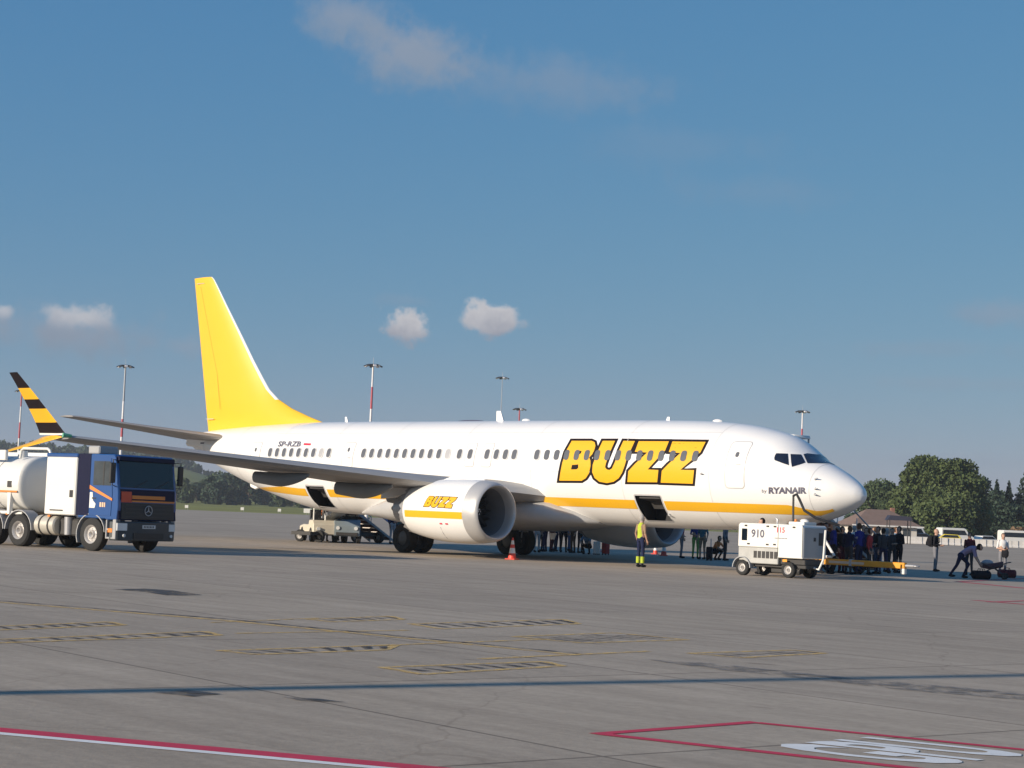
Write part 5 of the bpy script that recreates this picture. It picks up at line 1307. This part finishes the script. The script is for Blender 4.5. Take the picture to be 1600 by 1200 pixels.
def pushchair(label, p, ang):
    t = thing('pushchair', label, 'pushchair', (p[0], p[1], 0), ang); F = M('pushchair_frame', (.06,.06,.065), .4, metal=.4); S_ = cloth('pushchair_cloth', (.12,.06,.07))
    for s in (-1, 1):
        b = MB(); b.tube([(-.45,s*.24,.14),(.05,s*.24,.42),(.55,s*.24,.62)], .018, 6); b.tube([(.45,s*.24,.12),(.05,s*.24,.42),(-.40,s*.24,.58)], .018, 6); b.build('frame_tube', F, t)
        for x, r in ((-.45,.14),(.45,.12)): road_wheel(t, (x,s*.27,r), r, .05, CHAS, s)
    b = MB(); b.tube([(.55,-.24,.62),(.66,-.24,.64),(.66,.24,.64),(.55,.24,.62)], .02, 6); b.build('handle', F, t)
    b = MB(); b.loft([[(-.42,-.2,.40),(-.42,.2,.40),(-.42,.2,.52),(-.42,-.2,.52)],[(-.05,-.22,.34),(-.05,.22,.34),(-.05,.22,.56),(-.05,-.22,.56)],[(.38,-.2,.44),(.38,.2,.44),(.38,.2,.66),(.38,-.2,.66)]]); b.build('seat', S_, t, smooth=50, bevel=.03)
    b = MB(); b.ellipsoid((-.18,0,.58), .22,.21,.12, 12, 8); b.build('hood', cloth('pushchair_pale', (.40,.36,.36)), t)
p = gp(1550, 904.5); pushchair('folded dark pushchair on the apron in front of the person in the mauve shirt', p, face_cam(p, 1.5))
# ground staff and passengers by the tail
for (u, v, off, pose, top, bot, hair, ss, h, lab) in (
    (507, 846, .4, 'hands_front', 'orange', 'navy', HAIRD, True, 1.78, 'loader in orange vest standing at the belt loader'),
    (499, 845, 1.2, 'stand', 'wine', 'charcoal', HAIRB, False, 1.74, 'loader in wine-red top behind the belt loader'),
    (527, 845, -1.2, 'stand', 'black', 'black', HAIRB, False, 1.76, 'person in black clothes by the grey baggage tractor'),
    (612, 850, .8, 'stand', 'navy', 'pale', HAIRD, False, 1.76, 'person in navy jacket and pale trousers at the rear stairs'),
    (622, 851, -.8, 'hands_front', 'teal', 'navy', HAIRB, False, 1.72, 'person in teal top and navy trousers at the rear stairs'),
    (632, 851, 2.2, 'stand', 'grey', 'denim', HAIRD, False, 1.74, 'person in grey top and jeans beside the near main wheels')):
    p = gp(u, v); person(lab, p, face_cam(p, off), pose, top, bot, hair=hair, short_sleeve=ss, h=h, group='people around the rear stairs')
# bags on the ground
def suitcase(label, p, ang, mat, group=None):
    t = thing('suitcase', label, 'suitcase', (p[0], p[1], 0), ang, group)
    b = MB(); b.box(-.12,.12,-.2,.2,.05,.60); sh_ = b.build('shell', mat, t, bevel=.03)
    b = MB(); b.tube([(-.06,-.1,.58),(-.06,-.1,.95),(-.06,.1,.95),(-.06,.1,.58)], .012, 6); b.build('handle', STEEL, t)
    for x in (-.08,.08):
        for y in (-.15,.15):
            b = MB(); b.cyl((x,y-.015,.03),(x,y+.015,.03),.03,None,8); b.build('wheel', BLACKP, t)
suitcase('red suitcase standing in the shadow under the fuselage', gp(946, 867), .3, CL['red'])
suitcase('white suitcase standing beside the red one under the fuselage', gp(932, 867), 1.0, TWHITE)
suitcase('black suitcase standing beside the passenger in orange', gp(1108, 876), .5, CL['black'])

def duffel(label, p, ang, mat):
    t = thing('duffel_bag', label, 'bag', (p[0], p[1], 0), ang)
    b = MB(); b.lathe([(-.34,.02),(-.34,.12),(-.30,.16),(.30,.16),(.34,.12),(.34,.02)], (0,0,.165), 'x', 14); b.build('body', mat, t)
    for y in (-.07, .07):
        b = MB(); b.tube([(-.12,y*1.6,.27),(-.08,y,.38),(.08,y,.38),(.12,y*1.6,.27)], .014, 6); b.build('handle', mat, t)
duffel('black duffel bag lying beside the folded pushchair', gp(1533, 905.5), 1.0, CL['black'])
duffel('wine-red duffel bag lying by the feet of the person in the white top', gp(1573, 903), .3, CL['wine'])
# ------------------------------------------------------------------ trees, buildings and cars beyond the apron
def leaf_mat(name, c):
    mt = M(name, c, 0.75, var=0.42, scale=0.35, spec=0.2)
    b = mt.node_tree.nodes['Principled BSDF']; b.inputs['Subsurface Weight'].default_value = 0.0
    return mt
BARK = M('bark', (.09,.065,.045), .9, var=.2, scale=3)
LG = leaf_mat('leaves_olive', (.074,.100,.036)); LD = leaf_mat('leaves_dark', (.055,.080,.036)); LB = leaf_mat('leaves_bluegreen', (.040,.064,.040)); LC = leaf_mat('conifer_needles', (.022,.038,.026))
def leaves(pts, size, seed):
    r = np.random.default_rng(seed); n = len(pts)
    a = r.normal(size=(n,3)); a /= np.linalg.norm(a, axis=1)[:,None]; t = r.normal(size=(n,3)); t -= (t*a).sum(1)[:,None]*a; t /= np.linalg.norm(t, axis=1)[:,None]; q = np.cross(a, t)
    s = size*r.uniform(.5,1.25,(n,1)); P = np.stack([pts-t*s-q*s*.6, pts+t*s-q*s*.6, pts+t*s*.8+q*s*.6, pts-t*s*.8+q*s*.6], 1).reshape(-1,3)
    return P
def foliage(name, pts, size, mat, parent, seed):
    P = leaves(pts, size, seed); n = len(pts); me = bpy.data.meshes.new(name)
    me.vertices.add(4*n); me.vertices.foreach_set('co', P.astype(np.float32).ravel())
    me.loops.add(4*n); me.loops.foreach_set('vertex_index', np.arange(4*n, dtype=np.int32))
    me.polygons.add(n); me.polygons.foreach_set('loop_start', np.arange(0, 4*n, 4, dtype=np.int32))
    me.materials.append(mat); me.update(calc_edges=True); me.validate()
    o = bpy.data.objects.new(name, me); COL.objects.link(o); o.parent = parent; return o
def tree(label, loc, H, W_, mat, n, seed, name='tree', group=None, lobes=16, leaf=.34, low=.12, cat='tree'):
    r = np.random.default_rng(seed); t = thing(name, label, cat, loc, r.uniform(0, 6), group)
    b = MB(); b.tube([(0,0,-.1),(.1,0,H*.18),(-.05,.1,H*.4),(.1,.05,H*.7)], [H*.028,H*.022,H*.016,H*.006], 8)
    for k in range(7):
        a = 2*math.pi*k/7+r.uniform(0,.5); z = H*r.uniform(.2,.5); b.tube([(0,0,z),(W_*.2*math.cos(a),W_*.2*math.sin(a),z+H*.12),(W_*.36*math.cos(a),W_*.36*math.sin(a),z+H*.24)], [H*.011,H*.008,H*.003], 5)
    b.build('trunk', BARK, t)
    pts = []
    for k in range(lobes):
        zz = r.uniform(low, .92); rad = W_*.5*math.sqrt(max(.05, 1-((zz-.45)/.56)**2)); a = r.uniform(0, 2*math.pi); d = rad*math.sqrt(r.uniform(.15,1))*.78
        c = np.array((d*math.cos(a), d*math.sin(a), zz*H)); rr = W_*r.uniform(.13,.23); m = n//lobes
        v = r.normal(size=(m,3)); v /= np.linalg.norm(v, axis=1)[:,None]; rad_ = rr*(r.uniform(.2,1.75,(m,1))**.5)
        q = c+v*rad_*np.array((1,1,.85)); pts.append(q[q[:,2] > .2])
    foliage('crown', np.concatenate(pts), leaf, mat, t, seed+1); return t
def conifer(label, loc, H, W_, n, seed, group=None):
    r = np.random.default_rng(seed); t = thing('conifer', label, 'tree', loc, 0, group)
    b = MB(); b.tube([(0,0,-.1),(0,0,H*.95)], [H*.02,.02], 7); b.build('trunk', BARK, t)
    z = (1-np.sqrt(r.uniform(0,1,n)))*.95+.03; tier = np.floor(z*11)/11; rad = W_*.5*(1-z)*(0.75+.5*(1-(z-tier)*11))*np.sqrt(r.uniform(.1,1,n)); a = r.uniform(0,2*math.pi,n)
    foliage('crown', np.stack([rad*np.cos(a), rad*np.sin(a), z*H+H*.04], 1), .26, LC, t, seed+1); return t
def vpos(u, dist): return at_dist(u, dist)
def hgt(u, v, dist): return CAM[2]+(horizon(u)-v)*dist/FPX
# the big paired tree at the right and its neighbours
D = 300
for u, vt, wpx, mat, lab, n, lb in ((1437, 712, 84, LG, 'broad olive-green tree, left and fullest of the tall clump', 30000, 44), (1494, 714, 80, LG, 'broad olive-green tree on the conifer side of the tall clump', 30000, 44), (1466, 722, 76, LG, 'olive-green tree in the middle of the tall clump', 24000, 40)):
    p = vpos(u, D); tree(lab, p, hgt(u, vt, D)*.93, wpx*1.15*D/FPX, mat, n, int(u), lobes=lb, leaf=.22, low=.03)
for u, vt, wpx, d, mat, lab in ((1372, 757, 60, 330, LD, 'dark round tree showing past the nose of the jet'), (1394, 762, 50, 325, LD, 'dark tree between the jet nose and the tall olive pair'), (1352, 772, 50, 335, LB, 'low dark tree behind the tip of the nose'),
        (1408, 785, 44, 290, LG, 'low olive bush beside the brown-roofed building'), (1470, 770, 70, 280, LG, 'low olive tree at the foot of the tall pair'), (1525, 790, 44, 285, LG, 'small light green tree at the right foot of the tall pair')):
    p = vpos(u, d); tree(lab, p, hgt(u, vt, d), wpx*1.2*d/FPX, mat, 9000, int(u), lobes=18, leaf=.24, low=.05)
for k, (u, vt, wpx, d, kind) in enumerate(((1533, 749, 56, 345, 0), (1556, 752, 22, 350, 1), (1575, 756, 22, 352, 1), (1548, 770, 60, 360, 0), (1600, 742, 44, 350, 1), (1585, 778, 60, 365, 0), (1618, 765, 60, 360, 0), (1566, 785, 60, 340, 0), (1630, 750, 50, 355, 0), (1600, 790, 60, 338, 0))):
    p = vpos(u, d); labs = ['dark blue-green tree in the shaded row at the edge of the apron', 'slim dark conifer rising from the shaded row of trees']
    if kind: conifer(labs[1], p, hgt(u, vt, d), wpx*1.7*d/FPX, 2600, 50+k, 'slim conifers in the shaded row')
    else: tree(labs[0], p, hgt(u, vt, d), wpx*1.25*d/FPX, LB, 8000, 80+k, group='dark trees in the shaded row', lobes=18, leaf=.26, low=.05)
# tree row at the far left, beyond the grass
r7 = random.Random(3)
for k in range(26):
    u = 272+k*10.5+r7.uniform(-4, 4); d = r7.uniform(640, 760); top = (758 if u < 333 else 744 if u < 352 else 747+(u-352)*.13)+r7.uniform(-4, 9)
    H = max(5.0, hgt(u, top, d)); p = vpos(u, d)
    tree('dark green tree in the far row beyond the grass', (p.x, p.y, hill_h(u, d)), H, H*r7.uniform(.75, 1.15), (LB, LD, LB)[k % 3], 1500, 200+k, group='trees in the far row beyond the grass', lobes=9, leaf=.62, low=.05)
# hilltop wood: one mass
def hill_wood():
    r = np.random.default_rng(5); pts = []
    for k in range(620):
        u = r.uniform(-160, 330); d = r.uniform(1330, 1700)
        if u > 296 and r.uniform() < .6: continue
        edge = 1-smooth(255, 318, u)
        H = (9+5*r.uniform())*(.35+.65*edge); p = at_dist(u, d); z0 = hill_h(u, d)
        m = 46; v = r.normal(size=(m,3)); v /= np.linalg.norm(v, axis=1)[:,None]
        pts.append(np.array((p.x, p.y, z0+H*.55))+v*np.array((4.6,4.6,H*.5))*(r.uniform(.4,1,(m,1))**.5))
    o = foliage('hilltop_wood', np.concatenate(pts), 1.5, LB, None, 9); tag(o, 'dark wood covering the top of the far hill', 'wood', kind='stuff')
hill_wood()
def hedge(name, u0, u1, d0, d1, h, n, mat, lab, leaf=.3, seed=4):
    r = np.random.default_rng(seed); P = []
    for k in range(n):
        t = r.uniform(); p = at_dist(u0+(u1-u0)*t, d0+(d1-d0)*t+r.uniform(-1.5, 1.5)); hh = h*(.7+.3*math.sin(t*23)+.2*math.sin(t*61)); P.append((p.x+r.uniform(-.8,.8), p.y+r.uniform(-.8,.8), hh*math.sqrt(r.uniform())))
    o = foliage(name, np.array(P), leaf, mat, None, seed); tag(o, lab, 'hedge', kind='stuff')
hedge('dry_hedge', 1440, 1680, 312, 335, 2.7, 9000, leaf_mat('dry_brown_scrub', (.16,.105,.06)), 'dry brown scrub along the far edge of the apron at the right', .25)
hedge('bank_scrub', 1330, 1450, 300, 312, 1.7, 4000, leaf_mat('olive_scrub', (.12,.11,.05)), 'olive scrub bank below the brown-roofed building', .25, 6)
# brown-roofed house and the dark shelter beside it
def house():
    d = 262; p = vpos(1371, d); t = thing('low_house', 'low pale house with a broad brown hipped roof behind the jet nose', 'house', (p.x, p.y, 0), math.atan2(RTH.y, RTH.x)+.12)
    w, dp, e, rg = 4.2, 4.0, 2.25, 4.45
    b = MB(); b.box(-w,w,-dp,dp,0,e); wl_ = b.build('wall', M('pale_render', (.62,.58,.52), .8), t, smooth=0)
    b = MB(); rw = 5.0; b.add([(-rw,-dp-.6,e-.05),(rw,-dp-.6,e-.05),(rw,dp+.6,e-.05),(-rw,dp+.6,e-.05),(-1.6,0,rg),(1.6,0,rg)], [(0,1,5,4),(1,2,5),(2,3,4,5),(3,0,4),(3,2,1,0)])
    rf = b.build('roof', M('brown_roof_tiles', (.20,.135,.105), .85, var=.12, scale=1.5, bump=.4, bscale=8), t, smooth=0)
    b = MB(); b.box(1.8,2.3,-.3,.3,e+.5,rg+.3); b.build('chimney', M('brick_chimney', (.25,.12,.09), .9), rf, smooth=0)
    b = MB(); b.box(-rw,rw,-dp-.68,-dp-.58,e-.12,e+.06); b.build('fascia', M('white_fascia', (.7,.68,.65), .6), rf, smooth=0)
    for x in (-2.8, 0, 2.8):
        b = MB(); b.box(x-.55,x+.55,-dp-.03,-dp+.02,.9,1.9); wn = b.build('window', SGLS, t, smooth=0)
        b = MB(); b.box(x-.62,x+.62,-dp-.05,-dp-.02,.82,.9); b.build('sill', TWHITE, wn, smooth=0)
    p = vpos(1404, 240); t = thing('dark_shelter', 'dark navy flat shelter roof on posts beside the brown-roofed house', 'shelter', (p.x, p.y, 0), math.atan2(RTH.y, RTH.x)-.05)
    b = MB(); b.prism([(-1.6,2.95),(-1.25,3.55),(1.3,3.45),(1.55,2.95)], -1.3, 1.3, 'y'); b.build('roof', M('dark_navy_sheet', (.025,.025,.045), .6), t, smooth=0)
    for x in (-1.3, 1.3):
        for y in (-1.1, 1.1):
            b = MB(); b.cyl((x,y,0),(x,y,3.0),.06,None,8); b.build('post', CHAS, t)
house()
def car(label, p, ang, mat, kind='van', group=None, name='van'):
    t = thing(name, label, name, (p[0], p[1], 0), ang, group)
    if kind == 'van':
        prof = [(-2.4,.35),(-2.45,1.0),(-2.4,2.25),(-2.25,2.35),(.9,2.35),(1.25,2.25),(1.75,1.45),(2.45,1.15),(2.55,.35)]; w = .97; sw = [(-2.2,1.4),(-2.2,2.05),(1.0,2.05),(1.45,1.4)]; fr = ((1.32,2.12),(1.74,1.5))
    else:
        prof = [(-2.05,.30),(-2.1,.85),(-1.9,.98),(-1.5,1.42),(.35,1.46),(1.05,.98),(2.0,.82),(2.1,.30)]; w = .85; sw = [(-1.65,1.0),(-1.4,1.36),(.3,1.38),(.85,1.0)]; fr = ((.42,1.40),(.98,1.02))
    b = MB(); b.prism(prof, -w, w, 'y'); bd = b.build('body', mat, t, smooth=20, bevel=.06)
    for s in (-1, 1):
        b = MB(); b.prism(sw, s*w, s*(w+.012), 'y'); b.build('side_window', WSCR, bd, smooth=0)
        for x in (-1.45, 1.5): road_wheel(t, (x, s*(w-.1), .33), .33, .22, HUBM, s)
        b = MB(); b.box(prof[-1][0]-.10, prof[-1][0]+.01, s*.62-.16, s*.62+.16, .68, .84); b.build('headlight', LAMP, bd, smooth=0)
    (xa, za), (xb, zb) = fr
    b = MB(); b.loft([[(xa+.0,-w*.88,za),(xa,w*.88,za),(xb,w*.9,zb),(xb,-w*.9,zb)],[(xa+.03,-w*.88,za+.03),(xa+.03,w*.88,za+.03),(xb+.03,w*.9,zb+.03),(xb+.03,-w*.9,zb+.03)]]); b.build('windscreen', WSCR, bd, smooth=0)
    return t
VY = M('yellow_vehicle_paint', (.72,.58,.04), .4); VR = M('red_vehicle_paint', (.40,.05,.05), .4); VG = M('grey_vehicle_paint', (.34,.33,.34), .4)
base = math.atan2(RTH.y, RTH.x)
p = vpos(1370, 290); car('red van parked beyond the boarding queue', p, base+2.9, VR)
b = MB(); p_ = p
for u, d, a, mat, kind, lab in ((1441, 262, .1, VG, 'car', 'grey car parked behind the person with the backpack'), (1424, 272, .3, TWHITE, 'van', 'white van parked between the dark shelter and the person with the backpack'), (1409, 275, 2.9, VY, 'car', 'small yellow car showing past the end of the queue'),
        (1479, 262, 3.0, VY, 'car', 'yellow car parked just past the person with the backpack'), (1492, 268, .2, TWHITE, 'van', 'white van parked behind the yellow car'), (1542, 272, .5, TWHITE, 'car', 'white car parked beyond the person in the mauve shirt'),
        (1588, 274, .15, TWHITE, 'van', 'white van at the end of the parked row by the scrub')):
    q = vpos(u, d); car(lab, q, base+a, mat, kind, None, 'van' if kind == 'van' else 'car')
# white barrier blocks along the apron edge
PB = thing  # alias kept short below
blk = MB(); blk.prism([(-.30,0),(-.30,.12),(-.16,.35),(-.11,.95),(.11,.95),(.16,.35),(.30,.12),(.30,0)], -1.45, 1.45, 'x' if False else 'y')
bm0 = blk.build('barrier_block', M('pale_concrete_block', (.60,.57,.53), .8, var=.1), None, smooth=0, bevel=.02)
for k in range(24):
    u = 1424+k*10.0; p = vpos(u, 256+k*.3)
    o = bm0 if k == 0 else bm0.copy()
    if k: COL.objects.link(o)
    o.location = (p.x, p.y, 0); o.rotation_euler = (0, 0, base+math.pi/2 + random.uniform(-.05, .05)+math.pi/2*0)
    tag(o, 'pale concrete barrier block in the long row at the apron edge', 'barrier', 'row of barrier blocks')
# marker boards on the grass at the left
for k, (u, d) in enumerate(((481, 383), (437, 405), (379, 400), (292, 398))):
    p = vpos(u, d); t = thing('marker_board', 'small white marker board standing on the far grass', 'marker', (p.x, p.y, 0), base, 'marker boards on the far grass')
    b = MB(); b.box(-.8 if k == 0 else -.35, .8 if k == 0 else .35, -.05, .05, .35, 1.25 if k == 0 else .95); b.build('board', TWHITE, t, bevel=.02)
    for x in (-.25, .25):
        b = MB(); b.cyl((x,0,0),(x,0,.36),.03,None,6); b.build('post', STEEL, t)

# ------------------------------------------------------------------ the air between: thin even haze over the whole field
hz = MB(); hz.box(-15000, 15000, -15000, 15000, -1.2, 75)
ho = hz.build('haze', None, None, smooth=0); ho.data.materials.clear()
hm = bpy.data.materials.new('haze_air'); hm.use_nodes = True; hn = hm.node_tree.nodes; hn.clear()
ou = hn.new('ShaderNodeOutputMaterial'); pv = hn.new('ShaderNodeVolumePrincipled'); hm.node_tree.links.new(pv.outputs[0], ou.inputs['Volume'])
pv.inputs['Color'].default_value = (.86,.90,.95,1); pv.inputs['Density'].default_value = 0.00022; pv.inputs['Anisotropy'].default_value = 0.2
ho.data.materials.append(hm); ho['kind'] = 'stuff'; ho['label'] = 'thin pale haze over the whole airfield'; ho['category'] = 'haze'
